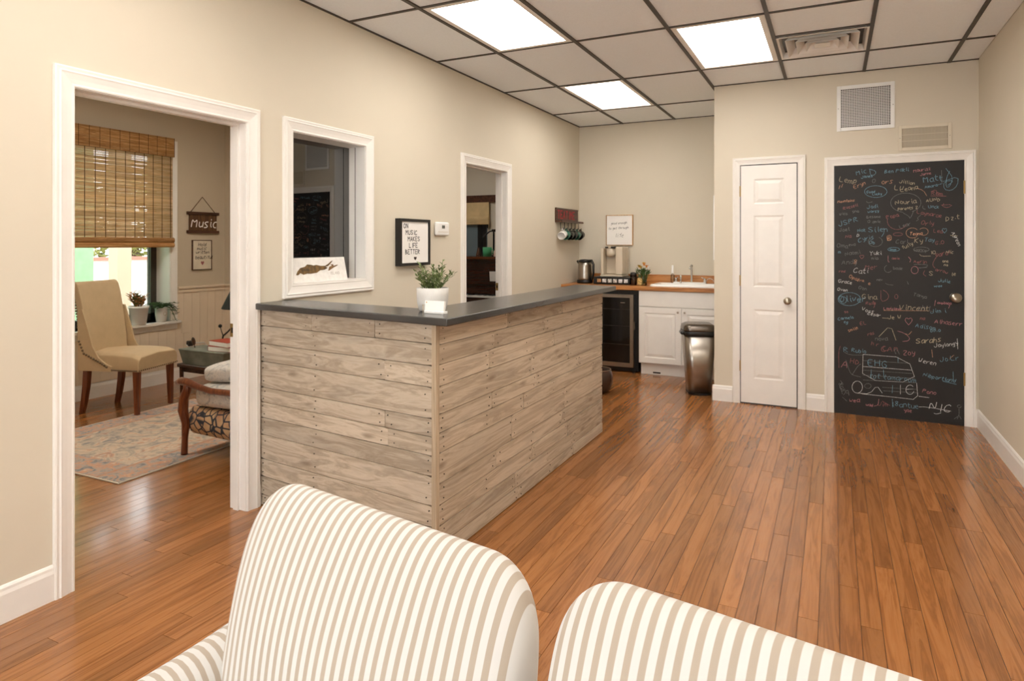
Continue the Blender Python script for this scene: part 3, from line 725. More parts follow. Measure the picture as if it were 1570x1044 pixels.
# ------------------------------------------------------------------ striped loveseat
lv = thing('loveseat', 'tan and white striped slipcovered loveseat in the foreground', 'sofa', (-.375, .835, 0), math.radians(-9.0))
def back_cushion(cx, a=.328, H=.890, r=.10, T=.15, z0=.42, lean=math.radians(11)):
    m = MB(); NX, NT = 72, 60; rings = []
    for i in range(NX + 1):
        q = -1 + 2 * i / NX; x = a * math.sin(q * PI / 2) if False else a * (abs(q) ** .8) * (1 if q > 0 else -1)
        e = max(0, abs(x) - (a - r)); top = H - r + math.sqrt(max(0, r * r - e * e))
        th = T * (max(0, 1 - abs(x / a) ** 7)) ** .5 * .55 + T * .45
        rad = min(th / 2, (top - z0) / 2)
        ring = []
        # front from bottom to top (facing -y), over the roll, down the rear
        for j in range(NT + 1):
            t = j / NT
            sd = -1 if t < .5 else 1; s = t * 2 if t < .5 else 2 - t * 2
            ze = math.sin(s * PI / 2) ** .85; z = z0 + (top - z0) * ze
            y = sd * th / 2 * math.sqrt(max(0, 1 - ze ** 6)) - (.022 * math.sin(PI * min(1, ze)) ** 2 * (1 - (x / a) ** 2) if sd < 0 else 0)
            ring.append((cx + x, y + (z - z0) * math.tan(lean), z))
        rings.append(ring)
    m.loft(rings)
    return m
for cx, aa, hh_ in ((-.410, .352, .887), (.322, .328, .904)):
    o = back_cushion(cx, aa, hh_).build('back_cushion', STRX, lv, smooth=True)
    m = MB(); m.bbox(cx - .33, cx + .33, -.66, -.06, .30, .45, .045); m.build('seat_cushion', STRX, lv, bevel=.02)
m = MB(); m.box(-.66, .66, -.64, .12, .06, .30); m.build('base', STRX, lv, bevel=.02)
m = MB(); m.box(-.655, .655, .12, .17, .08, .58); m.build('rear_panel', STRX, lv, bevel=.02)
for s in (-1, 1):
    rings = []
    for k in range(13):
        y = .10 - .74 * k / 12
        zc = .475 + .04 * max(0, 1 - k / 7) ** 2 ; rr_ = .075
        ring = [(s * .79 + (rr_ if 1 else 0) * math.cos(an), y, zc + rr_ * math.sin(an)) for an in [math.radians(-30 + 240 * i / 14) for i in range(15)]]
        ring += [(s * .79 - .06, y, .08), (s * .79 + .06, y, .08)]
        rings.append(ring)
    m = MB(); m.loft(rings); m.build('arm', STRY, lv, smooth='auto')
for x in (-.7, .7):
    for y in (-.6, .12):
        m = MB(); m.lathe([(.03, 0), (.022, .01), (.028, .08)], x, y, 0, 12); m.build('leg', DKWOOD, lv)

# ------------------------------------------------------------------ wall decor on the left wall
t = thing('framed_print', 'black framed music quote print beside the thermostat', 'picture', (XL, 3.70, 1.24))
fw, fh = .375, .335
for a, b, c, d in ((0, .02, 0, fh), (fw - .02, fw, 0, fh), (.02, fw - .02, 0, .02), (.02, fw - .02, fh - .02, fh)): B(0, .045, a, b, c, d).build('frame_side', BLACK, t)
B(.004, .036, .02, fw - .02, .02, fh - .02).build('print', PAPER, t)
PF = lambda a, b, h: (.036 + h, a, b)
m = MB()
for s, a, b in (('ON', .05, .268), ('MUSIC', .075, .222), ('MAKES', .10, .176), ('LIFE', .115, .130), ('BETTER', .07, .084)): write(m, s, a, b, .031, .0052, PF, 0, 0, .03, 0, R=random.Random(4), hh=.0008)
m.build('lettering', INK, t, recalc=False)
m = MB(); m.add([PF(.19 + .018 * p[0], .05 + .014 * p[1], .0008) for p in HEART[:-1]], [tuple(range(8))]); m.build('heart', INK, t, recalc=False)
t = thing('thermostat', 'small white thermostat on the wall by the doorway', 'thermostat', (XL, 4.187, 1.46))
m = MB(); m.box(0, .028, 0, .185, 0, .105); m.build('case', PLASTW, t, bevel=.012)
B(.028, .0295, .075, .115, .055, .08).build('display', M('lcd_grey', (92, 92, 84), .3), t)
B(.028, .0305, .14, .16, .06, .075).build('button', PLASTW, t); B(.028, .030, .02, .165, .026, .03).build('cover_line', CHAMP, t)

# white plaque with a painted island map leaning on the inner window sill
t = thing('map_plaque', 'white board with a brown painted island map leaning in the inner window', 'plaque', (-2.79, 2.765, WI[2] + .006))
PW, PH = .485, .145
tilt = math.radians(-12)
mt = Matrix.Rotation(tilt, 4, 'Y')
m = MB(); m.box(-.018, 0, 0, PW, 0, PH); m.xf(mt); m.build('board', M('whitewashed_board', (232, 228, 222), .6, vary=.04, vscale=30), t)
def PM(a, b, h): return tuple(mt @ Vector((h, a, b)))
isl = [(.05, .045), (.065, .065), (.09, .085), (.13, .092), (.15, .105), (.18, .102), (.20, .097), (.225, .100), (.26, .093), (.30, .092), (.33, .104), (.36, .120), (.375, .124), (.35, .105), (.325, .090), (.30, .087), (.318, .078), (.29, .068), (.25, .066), (.22, .052), (.17, .048), (.14, .050), (.11, .045), (.085, .055), (.065, .043)]
m = MB(); m.prism(isl, lambda p: PM(p[0], p[1], .0), lambda p: PM(p[0], p[1], .002)); m.build('island', M('island_brown', (96, 72, 36), .7, vary=.4, vscale=40), t)
isl2 = [(.322, .062), (.335, .085), (.362, .092), (.348, .099), (.372, .100), (.375, .090), (.41, .097), (.412, .092), (.37, .078), (.33, .062)]
m = MB(); m.prism(isl2, lambda p: PM(p[0], p[1], .0), lambda p: PM(p[0], p[1], .002)); m.build('island', M('island_tan', (112, 84, 52), .7, vary=.3, vscale=40), t)
m = MB(); write(m, 'ISLAND', .335, .036, .016, .0022, PM, 0, 0, .02, 0, hh=.001); m.build('lettering', M('faded_ink', (176, 166, 156), .7), t, recalc=False)

# ------------------------------------------------------------------ plants
def leaf_at(mb, p, d, L, wd, up=Vector((0, 0, 1))):
    d = d.normalized(); s = d.cross(up)
    if s.length < 1e-3: s = Vector((1, 0, 0))
    s = s.normalized() * wd / 2; n = s.cross(d).normalized() * wd * .18
    p = Vector(p)
    pts = [p, p + d * L * .35 + s + n, p + d * L * .7 + s * .7 + n, p + d * L, p + d * L * .7 - s * .7 + n, p + d * L * .35 - s + n, p + d * L * .5]
    mb.add(pts, [(0, 1, 6), (1, 2, 6), (2, 3, 6), (3, 4, 6), (4, 5, 6), (5, 0, 6)])
def pot(parent, prof, mat, rim, soil_z, n=28, name='pot'):
    m = MB(); m.lathe(prof, n=n); m.build(name, mat, parent, smooth='auto' if True else False)
    MB().lathe([(.0, soil_z - .01), (rim, soil_z - .008), (rim, soil_z), (.0, soil_z)], n=n).build('soil', SOIL, parent)
RP = random.Random(21)
t = thing('potted_plant', 'leafy green plant in a white carved pot on the reception counter', 'plant', (-1.682, 2.552, 1.083))
carved = M('white_carved_ceramic', (206, 203, 198), .5, bump=1.0, bscale=55)
pot(t, [(.05, 0), (.064, .006), (.072, .04), (.074, .075), (.075, .108), (.068, .11), (.064, .095), (.0, .095)], carved, .066, .10)
for i in range(34):
    an = RP.uniform(0, 2 * PI); rad = RP.uniform(0, .05); lean = RP.uniform(.1, 1.15)
    p = Vector((rad * math.cos(an), rad * math.sin(an), .098)); d = Vector((math.cos(an) * lean, math.sin(an) * lean, 1)).normalized()
    Ls = RP.uniform(.06, .125) * (1.15 if i % 6 == 0 else 1)
    pts = [p + d * Ls * k / 4 + Vector((0, 0, .01 * (k / 4) ** 2)) for k in range(5)]
    st = MB().tube(pts, .0013, 5)
    for k in range(1, 12):
        q = p + d * Ls * k / 11; a2 = RP.uniform(0, 2 * PI)
        leaf_at(st, q, Vector((math.cos(a2), math.sin(a2), .55)), RP.uniform(.02, .036), .0095)
    st.build('stem', LEAF, t, recalc=False)
# business card stand
t = thing('card_holder', 'small white card stand in front of the counter plant', 'card holder', (-1.612, 2.455, 1.083), math.radians(-2))
m = MB(); m.box(-.055, .055, -.004, .03, 0, .012); m.build('stand', PLASTW, t, bevel=.002)
m = MB(); m.box(-.052, .052, -.002, .012, .012, .058); m.xf(Matrix.Rotation(math.radians(-8), 4, 'X')); m.build('cards', PAPER, t)
m = MB(); m.box(-.058, -.05, -.006, .02, 0, .04); m.build('side', CHROME, t)
m = MB(); m.lathe([(.0, 0), (.003, .0), (.003, .001), (0, .001)], n=8); m.xf(Matrix.Translation((-.038, -.0015, .05)) @ Matrix.Rotation(math.radians(82), 4, 'X')); m.build('logo_dot', M('gold_dot', (196, 140, 70), .5), t)

# ------------------------------------------------------------------ kitchen corner
KZ = .94
YF1 = 6.79
m = MB(); m.box(XL + .003, XC - .003, YF1 - .02, YK - .02, KZ - .042, KZ); m.box(XL + .003, XC - .003, YK - .02, YK - .002, KZ - .042, KZ + .105)
tag(m.build('worktop', BUTCHER, None, bevel=.004), 'butcher block kitchen worktop with backsplash against the far wall', 'countertop')
kb = thing('base_cabinet', 'white sink cabinet with raised panel doors under the wood worktop', 'cabinet', (-1.865, YF1, 0))
CW = XC - .004 + 1.865
B(0, CW, .018, .53, .125, KZ - .043).build('body', WHITE, kb); B(.01, CW, .07, .5, 0.001, .125).build('toe_kick', WHITE, kb)
m = MB(); m.box(.004, CW - .004, 0, .018, .73, KZ - .045); m.build('false_drawer_front', WHITE, kb, bevel=.003)
for x0, x1, hx in ((.006, .452, .42), (.458, CW - .006, .49)):
    z0, z1 = .132, .722; f = MB()
    R4 = lambda i, y: [(x0 + i, y, z0 + i), (x1 - i, y, z0 + i), (x1 - i, y, z1 - i), (x0 + i, y, z1 - i)]
    f.loft([R4(0, .018), R4(0, .002), R4(.003, 0), R4(.058, 0), R4(.066, .008), R4(.072, .008), R4(.098, .001)], cap=False); f.add(R4(.098, .001), [(0, 1, 2, 3)])
    d = f.build('door', WHITE, kb)
    m = MB(); m.lathe([(.006, 0), (.005, .012), (.012, .018), (.010, .026), (.0, .028)], n=12); m.xf(Matrix.Translation((hx, 0, z1 - .04)) @ Matrix.Rotation(PI / 2, 4, 'X')); m.build('knob', NICKEL, d)
B(.14, .22, .066, .07, .015, .03).build('toe_kick_vent', BLACK, kb)
# beverage fridge
fr = thing('beverage_fridge', 'black glass-door beverage fridge with steel frame', 'fridge', (-2.44, YF1 + .03, 0))
FW = .555
B(0, FW, .05, .5, .012, .885).build('body', BLACK, fr)
for a, b, c, d in ((.02, .055, .06, .845), (FW - .085, FW - .045, .06, .845), (.055, FW - .085, .06, .105), (.055, FW - .085, .81, .845)): B(a, b, .005, .045, c, d).build('door_frame', STEEL, fr)
B(.055, FW - .085, .012, .03, .105, .81).build('glass_door', BLACKGL, fr)
B(FW - .04, FW - .03, -.002, .02, .47, .55).build('lock_plate', STEEL, fr)
for z in (.3, .5, .68): B(.06, FW - .09, .008, .0125, z, z + .004).build('shelf_edge', M('shelf_dark', (44, 36, 30), .4), fr)
B(FW - .19, FW - .14, .0105, .0125, .75, .76).build('badge', NICKEL, fr)
for x in (.05, FW - .06): B(x, x + .03, .01, .05, 0, .03).build('foot', BLACK, fr)
# sink and taps
sk = thing('kitchen_sink', 'white drop-in sink set into the wood worktop', 'sink', (-1.76, YF1 + .04, KZ))
SWd = .78
def rr4(x0, x1, y0, y1, z, b=.03): return [(x0 + b, y0, z), (x1 - b, y0, z), (x1, y0 + b, z), (x1, y1 - b, z), (x1 - b, y1, z), (x0 + b, y1, z), (x0, y1 - b, z), (x0, y0 + b, z)]
m = MB(); m.loft([rr4(0, SWd, 0, .46, .0005), rr4(0, SWd, 0, .46, .012), rr4(.008, SWd - .008, .008, .452, .022), rr4(.05, SWd - .05, .05, .36, .020), rr4(.055, SWd - .055, .055, .355, .004), rr4(.07, SWd - .07, .07, .34, .003)], cap=True); m.build('basin', PORC, sk, smooth=False)
m = MB(); m.box(.17, .52, .385, .44, .02, .034); m.build('tap_ledge', PORC, sk, bevel=.004)
tp = thing('tap', 'chrome kitchen tap with two lever handles behind the sink', 'tap', (-1.395, YF1 + .45, KZ + .034))
MB().tube([(0, 0, 0), (0, 0, .16), (0, -.01, .175), (0, -.05, .17), (0, -.09, .15)], [.012, .011, .012, .011, .009], 10).build('spout', CHROME, tp, smooth=True)
MB().ball((0, 0, .178), .016, 8).build('cap', CHROME, tp, smooth=True)
for x in (-.17, .14):
    h = MB(); h.lathe([(.014, 0), (.012, .03), (.016, .04), (.0, .048)], x, 0, 0, 12); h.tube([(x, 0, .04), (x + (.03 if x < 0 else -.03), -.03, .055)], .005, 6); h.build('handle', CHROME, tp, smooth=True)
o = thing('soap_dispenser', 'slim clear soap bottle with a white pump left of the tap', 'soap bottle', (-1.60, YF1 + .44, KZ + .022))
MB().lathe([(.018, 0), (.02, .004), (.02, .085), (.008, .1), (.008, .104)], n=14).build('bottle', GLASS_BT, o, smooth=True); MB().lathe([(.012, .104), (.013, .12), (.011, .19), (.004, .196)], n=12).build('pump', PLASTW, o, smooth=True)
o = thing('sprayer', 'short chrome side sprayer beside the tap', 'sprayer', (-1.50 + .0, YF1 + .39, KZ + .0225)); MB().lathe([(.013, 0), (.009, .01), (.008, .05), (.012, .06), (.012, .085), (.0, .092)], n=12).build('body', CHROME, o, smooth=True)
o = thing('filter_tap', 'thin chrome drinking water tap at the right end of the sink', 'tap', (-1.10, YF1 + .42, KZ + .0225))
MB().tube([(0, 0, 0), (0, 0, .12), (-.006, -.02, .135), (-.01, -.05, .13)], [.012, .009, .009, .007], 10).build('spout', CHROME, o, smooth=True)
MB().tube([(0, 0, .12), (.022, 0, .15)], [.01, .008], 8).build('lever', CHROME, o, smooth=True)
MB().tube([(-.10 + .04 * math.cos(a * PI / 8), .03, .02 + .035 * math.sin(a * PI / 8)) for a in range(0, 9)], .004, 6).build('hoop', CHROME, o, smooth=True)
# kettle
o = thing('electric_kettle', 'brushed steel electric kettle with black handle', 'kettle', (-2.575, 7.08, KZ))
MB().lathe([(.085, .0), (.09, .006), (.09, .035), (.083, .04), (.0, .04)], n=28).build('base', BLACK, o, smooth='auto')
MB().lathe([(.082, .04), (.081, .06), (.078, .20), (.074, .245)], n=28).build('body', STEEL, o, smooth='auto')
MB().lathe([(.076, .245), (.075, .262), (.05, .274), (.0, .277)], n=28).build('lid', BLACK, o, smooth='auto')
MB().tube([(.05, -.03, .262), (.10, -.05, .262), (.125, -.06, .22), (.125, -.06, .12), (.105, -.05, .05), (.08, -.04, .045)], [.012, .016, .014, .012, .012, .012], 10).build('handle', BLACK, o, smooth=True)
MB().tube([(-.06, .0, .225), (-.095, .0, .258)], [.02, .012], 8).build('spout', BLACK, o, smooth=True)
# pod drawer and coffee machine
o = thing('pod_drawer', 'low black drawer of coffee pods under the coffee machine', 'drawer', (-2.43, 6.96, KZ))
m = MB(); m.box(0, .42, 0, .34, .003, .085); m.build('body', BLACK, o, bevel=.006)
for i in range(6):
    x = .045 + i * .062
    m = MB(); m.bbox(x, x + .045, -.006, .002, .022, .062, .008); m.build('pod_lid', M('pod_foil_%d' % i, ((176, 132, 90), (214, 210, 204), (204, 200, 190), (196, 190, 182), (216, 208, 196), (210, 206, 200))[i], .4, vary=.3, vscale=60), o)
o = thing('coffee_machine', 'champagne-coloured single-cup coffee machine on the pod drawer', 'coffee machine', (-2.37, 7.02, KZ + .0855))
B(0, .26, .0, .25, 0, .018).build('drip_base', CHAMP, o, bevel=.005)
m = MB(); m.box(.0, .26, .14, .25, .018, .33); m.build('rear_body', CHAMP, o, bevel=.012)
m = MB(); m.box(0, .035, .01, .14, .018, .32); m.build('side_column', CHAMP, o, bevel=.01)
m = MB(); m.box(.175, .26, .0, .14, .018, .335); m.build('water_tank', CHAMP, o, bevel=.015)
MB().lathe([(.03, .225), (.05, .235), (.056, .26), (.056, .315), (.03, .325), (.0, .326)], .105, .08, 0, 24).build('brew_head', CHAMP, o, smooth='auto')
m = MB(); m.box(.05, .16, .02, .14, .318, .335); m.build('lid', BLACK, o, bevel=.004)
B(.09, .12, .015, .03, .318, .345).build('handle', CHAMP, o, bevel=.004)
# jars and bouquet
o = thing('glass_jar', 'dark-lidded glass jar between coffee pods and bouquet', 'jar', (-1.978, 7.0, KZ))
MB().lathe([(.032, 0), (.036, .004), (.036, .085), (.028, .1)], n=18).build('glass', GLASS_BT, o, smooth='auto'); MB().lathe([(.03, .002), (.033, .004), (.033, .07), (0, .07)], n=18).build('coffee', M('coffee_beans', (80, 50, 30), .8, vary=.5, vscale=150), o); MB().lathe([(.037, .088), (.037, .125), (.03, .138), (.0, .142)], n=18).build('lid', BLACK, o, smooth='auto')
o = thing('pepper_mill', 'slim black shaker beside the glass jar', 'shaker', (-1.925, 7.06, KZ)); MB().lathe([(.018, 0), (.016, .03), (.012, .05), (.016, .07), (.018, .09), (.012, .108), (.0, .112)], n=14).build('body', BLACK, o, smooth='auto')
o = thing('bouquet', 'orange and yellow flower bouquet in a small glass vase by the sink', 'flowers', (-1.862, 6.98, KZ))
MB().lathe([(.03, 0), (.036, .004), (.038, .08), (.034, .1), (.034, .104)], n=18).build('vase', GLASS_BT, o, smooth='auto')
MB().lathe([(.0, .0), (.03, .012), (.036, .045), (.03, .078), (.0, .09)], -.03, -.028, 0, 16, .9, .35).build('patterned_tag', M('leopard_tag', (170, 136, 88), .7, vary=.6, vscale=110), o)
for i in range(34):
    an = RP.uniform(0, 2 * PI); ln = RP.uniform(.0, .5); Ls = RP.uniform(.13, .215); d = Vector((math.cos(an) * ln, math.sin(an) * ln, 1)).normalized()
    s = MB().tube([(0.4 * .05 * math.cos(an), .4 * .05 * math.sin(an), .02), tuple(d * Ls)], .0025, 5); leaf_at(s, d * Ls * .75, Vector((math.cos(an + 1), math.sin(an + 1), .8)), .06, .02)
    s.build('stalk', LEAFD, o, recalc=False)
ORA, YEL = M('orange_petal', (222, 138, 54), .6, vary=.15), M('yellow_petal', (206, 164, 60), .6, vary=.15)
for i, (x, y, z, mt_) in enumerate(((.015, -.03, .225, ORA), (-.045, -.01, .205, YEL), (-.02, -.04, .195, YEL), (.04, -.02, .205, ORA), (.0, .02, .235, YEL), (.055, .0, .19, PAPER))):
    f = MB(); 
    for k in range(9): leaf_at(f, (x, y, z), Vector((math.cos(k * .7), math.sin(k * .7), .6 + .3 * (k % 2))), .03, .018)
    f.ball((x, y, z), .010, 6); f.build('flower', mt_, o, recalc=False)
# kitchen sign
t = thing('kitchen_sign', 'white wood-edged sign with handwritten script above the coffee machine', 'sign', (-2.405, YK, 1.375))
a, b = .323, .357
B(.008, a - .008, -.018, 0, .008, b - .008).build('panel', PAPER, t)
OAK = wood('pale_oak_frame', (150, 112, 70), (186, 146, 98), (206, 170, 122), 'z', .6)
for q in ((0, .008, 0, b), (a - .008, a, 0, b), (.008, a - .008, 0, .008), (.008, a - .008, b - .008, b)): B(q[0], q[1], -.024, 0, q[2], q[3]).build('frame_side', OAK, t)
PS = lambda u_, v_, h: (u_, -.018 - h, v_)
m = MB()
for s, u_, v_ in (('good enough', .06, .245), ('to get through', .03, .185), ('life', .11, .095)): write(m, s, u_, v_, .0255 if s != 'life' else .045, .0028, PS, .35, 3, .05, 2, R=random.Random(9))
m.build('lettering', INK, t, recalc=False)
# mug rack with mugs
rk = thing('mug_rack', 'dark wooden mug shelf with hooks on the wall beside the kitchen corner', 'shelf', (XL, 6.60, 1.645))
B(0, .015, 0, .68, 0, .15).build('back_board', DKWOOD, rk); B(.0, .085, 0, .68, -.012, .008).build('shelf_board', DKWOOD, rk); B(.0, .02, 0, .68, .135, .15).build('top_rail', DKWOOD, rk)
PR = lambda u_, v_, h: (.015 + h, u_, v_)
m = MB(); write(m, 'TEATIME', .03, .035, .082, .016, PR, 0, 0, .03, 0, hh=.008); m.build('lettering', M('red_letters', (170, 36, 52), .5), rk, recalc=False)
mugc = [(236, 232, 226), (58, 104, 88), (22, 24, 26), (28, 34, 34), (52, 98, 84), (18, 20, 22)]
mugl = ['white mug, nearest on the wall rack', 'green mug hanging second on the wall rack, right behind the white one', 'black mug hanging third on the wall rack', 'dark grey mug hanging fourth on the wall rack', 'green mug hanging fifth on the wall rack, last but one', 'black mug at the far end of the wall rack']
for i in range(6):
    y = .06 + i * .112
    MB().tube([(.045, y, -.012), (.045, y, -.075), (.055, y, -.095), (.075, y, -.09), (.08, y, -.07)], .004, 6).build('hook', BLACK, rk, smooth=True)
    g = thing('mug', mugl[i], 'mug', (XL + .068, 6.60 + y, 1.645 - .083), 0, 'mugs on the wall rack')
    mm = M('mug_glaze_%d' % i, mugc[i], .25)
    q = MB(); q.lathe([(.036, -.045), (.043, -.04), (.045, .045), (.042, .047), (.039, .04), (.034, -.035), (.0, -.038)], n=22); q.xf(Matrix.Translation((.0, .0, -.07)) @ Matrix.Rotation(PI / 2 + .25, 4, 'X')); q.build('cup', mm, g, smooth='auto')
    MB().tube([(.0, -.02, -.027), (0, -.018, -.006), (0, .0, .0), (0, .022, -.006), (0, .024, -.03)], .006, 6).build('handle', mm, g, smooth=True)
# trash can
o = thing('trash_can', 'tall brushed steel step trash can with black collar beside the closet', 'trash can', (-1.135, 6.21, 0), math.radians(20))
def rrect(hx, hy, z, n=6, r=.06, dy=0):
    pts = []
    for cx, cy, a0 in ((hx - r, hy - r, 0), (-hx + r, hy - r, 90), (-hx + r, -hy + r, 180), (hx - r, -hy + r, 270)):
        for k in range(n + 1):
            an = math.radians(a0 + 90 * k / n); pts.append((cx + r * math.cos(an), dy + cy + r * math.sin(an), z))
    return pts
MB().loft([rrect(.105, .125, .0), rrect(.107, .127, .02)]).build('base', BLACK, o)
MB().loft([rrect(.103, .123, .02), rrect(.142, .152, .555)]).build('body', STEEL, o, smooth='auto')
MB().loft([rrect(.145, .156, .55), rrect(.15, .16, .56), rrect(.15, .16, .585), rrect(.147, .157, .59)]).build('collar', BLACK, o, smooth='auto')
MB().loft([rrect(.147, .157, .59), rrect(.149, .159, .60), rrect(.143, .153, .635, dy=.0), rrect(.115, .125, .652)]).build('lid', M('dark_steel', (110, 102, 94), .25, 1.0), o, smooth='auto')
m = MB(); m.bbox(-.175, -.14, -.09, .02, .555, .585, .012); m.build('handle', BLACK, o)
# round pot on floor beside counter
o = thing('floor_basket', 'round dark glazed bowl on the floor behind the counter end', 'bowl', (-2.0, 5.82, 0))
MB().lathe([(.09, 0), (.13, .03), (.155, .10), (.15, .17), (.135, .215), (.128, .215), (.14, .165), (.14, .1), (.12, .04), (.0, .03)], n=32).build('bowl', M('dark_brown_glaze', (60, 44, 36), .18), o, smooth='auto')
MB().tube([(.132 * math.cos(k * PI / 16), .132 * math.sin(k * PI / 16), .217) for k in range(33)], .005, 6).build('rim', M('bronze_rim', (120, 96, 74), .3), o, smooth=True)
# panel on the closet side wall
o = B(XC - .012, XC - .001, YC + .02, YC + .24, 1.25, 1.83).build('notice_board', PLASTW, None, bevel=.002); tag(o, 'white notice panel edge-on at the closet corner', 'panel')

# ------------------------------------------------------------------ piano room
w3 = sroot('window_3')
B(-5.3, -4.33, YPB - .012, YPB, 1.2, 1.72).build('pane', M('grey_blue_glass', (112, 128, 134), .1), w3)  # opaque grey-blue pane
for a in ((-4.47, -4.40), (-4.39, -4.335)): B(a[0], a[1], YPB - .03, YPB, .95, 1.72).build('window_frame', BLACK, w3)
B(-5.3, -4.335, YPB - .03, YPB, .95, 1.2).build('window_frame', BLACK, w3)
struct(B(-5.6, XM, YPB - .04, YPB, 1.97, 2.07).build('trim_7', DKWOOD))
o = thing('roman_shade', 'cream folded roman shade seen through the far doorway', 'shade', (-4.9, YPB - .055, 1.66))
LINEN = M('cream_linen', (214, 188, 140), .9, vary=.04)
B(0, .62, 0, .014, .06, .31).build('panel', LINEN, o); m = MB()
for k in range(3): m = MB(); m.bbox(-.0, .63, -.02 - .006 * k, .014, .0 + .03 * k, .05 + .03 * k, .01); m.build('fold', LINEN, o)
m = MB(); m.tube([(.60, .0, -.0), (.60, .0, -.05)], .01, 6); m.build('cord_weight', BLACK, o)
pn = thing('upright_piano', 'dark mahogany upright piano seen through the far doorway', 'piano', (-5.1, YPB - .045, 0))
PWd = 1.45
B(0, PWd, -.36, -.0, .1, 1.19).build('case', PIANO, pn); B(-.02, PWd + .02, -.40, 0, 1.19, 1.222).build('top_lid', wood('piano_lid', (70, 36, 18), (112, 64, 36), (130, 80, 46), 'x', .25), pn)
B(.0, PWd, -.385, -.36, .86, .9).build('music_ledge', PIANO, pn); B(0, PWd, -.62, -.36, .62, .70).build('key_bed', PIANO, pn); B(0, .05, -.62, -.36, .7, .8).build('cheek', PIANO, pn); B(PWd - .05, PWd, -.62, -.36, .7, .8).build('cheek', PIANO, pn)
B(.05, PWd - .05, -.40, -.36, .72, .80).build('fallboard', PIANO, pn)
m = MB(); 
for k in range(52): x = .06 + k * .0255; m.box(x, x + .0245, -.60, -.41, .70, .722)
m.build('white_keys', PORC, pn, kind='stuff')
m = MB()
for k in range(51):
    if k % 7 in (1, 4): continue
    x = .06 + k * .0255 + .019; m.box(x, x + .012, -.53, -.41, .722, .733)
m.build('black_keys', BLACK, pn, kind='stuff')
for x in (.03, PWd - .09): MB().loft([[(x, -.6, 0), (x + .06, -.6, 0), (x + .06, -.54, 0), (x, -.54, 0)], [(x - .01, -.61, .62), (x + .07, -.61, .62), (x + .07, -.53, .62), (x - .01, -.53, .62)]]).build('leg', PIANO, pn)
pz = 1.2222; py = YPB - .045 - .2
o = thing('green_mug', 'green mug standing on the piano lid', 'mug', (-4.20, py, pz)); MB().lathe([(.05, 0), (.06, .005), (.064, .12), (.06, .125), (.055, .12), (.052, .01), (0, .01)], n=20).build('cup', M('green_glaze', (84, 176, 124), .35), o, smooth='auto'); MB().tube([(.06, 0, .03), (.09, 0, .045), (.09, 0, .09), (.06, 0, .105)], .007, 6).build('handle', M('green_glaze_handle', (84, 176, 124), .35), o, smooth=True)
o = thing('metronome', 'small dark metronome on the piano lid, left of the green mug', 'metronome', (-4.33, py, pz)); MB().loft([[(-.03, -.03, 0), (.03, -.03, 0), (.03, .03, 0), (-.03, .03, 0)], [(-.012, -.012, .12), (.012, -.012, .12), (.012, .012, .12), (-.012, .012, .12)]]).build('case', DKWOOD, o); MB().tube([(0, -.03, .02), (.01, -.02, .115)], .002, 5).build('pendulum', CHROME, o)
o = thing('tissue_box', 'pale box on the piano lid, right of the green mug', 'box', (-4.03, py, pz)); m = MB(); m.bbox(-.05, .06, -.05, .05, 0, .08, .006); m.build('box', M('pale_pink_card', (222, 196, 178), .7), o); m = MB(); leaf_at(m, (0, 0, .078), Vector((.2, 0, 1)), .05, .06); m.build('tissue', PAPER, o, recalc=False)
o = thing('piano_lamp', 'black desk lamp standing on the piano lid', 'lamp', (-4.165, py + .12, pz)); MB().lathe([(.05, 0), (.05, .012), (.01, .018)], n=18).build('base', BLACK, o); MB().tube([(0, 0, .015), (0, 0, .36)], .012, 8).build('pole', BLACK, o); MB().tube([(0, 0, .35), (-.05, -.02, .34), (-.14, -.06, .26)], .010, 8).build('arm', BLACK, o); m = MB(); m.bbox(-.02, .12, -.03, .03, .335, .37, .008); m.build('shade', BLACK, o)
o = thing('sheet_music', 'cream song book leaning on the piano music ledge', 'book', (-4.02, YPB - .045 - .372, .901)); m = MB(); m.box(-.04, .12, -.012, 0, 0, .13); m.xf(Matrix.Rotation(math.radians(6), 4, 'X')); m.build('pages', PAPER, o)
pl_ = thing('ceiling_light', 'added unseen ceiling panel inside the piano room', 'ceiling light', (-4.4, 6.4, ZC - .03), 0, 'fluorescent ceiling panels'); B(-.3, .3, -.5, .5, 0, .03).build('frame', WHITE, pl_); B(-.27, .27, -.47, .47, -.004, 0).build('diffuser', DIFF, pl_)  # fixture out of view, added to light the piano room

for yy, lb in ((2.0, 'added unseen ceiling panel inside the music room by its doorway'), (3.7, 'added unseen ceiling panel inside the music room over the chairs')):
    pl_ = thing('ceiling_light', lb, 'ceiling light', (-4.4, yy, ZC - .03), 0, 'fluorescent ceiling panels'); B(-.3, .3, -.5, .5, 0, .03).build('frame', WHITE, pl_); B(-.27, .27, -.47, .47, -.004, 0).build('diffuser', DIFF2, pl_)  # unseen panels added to brighten the dark music room

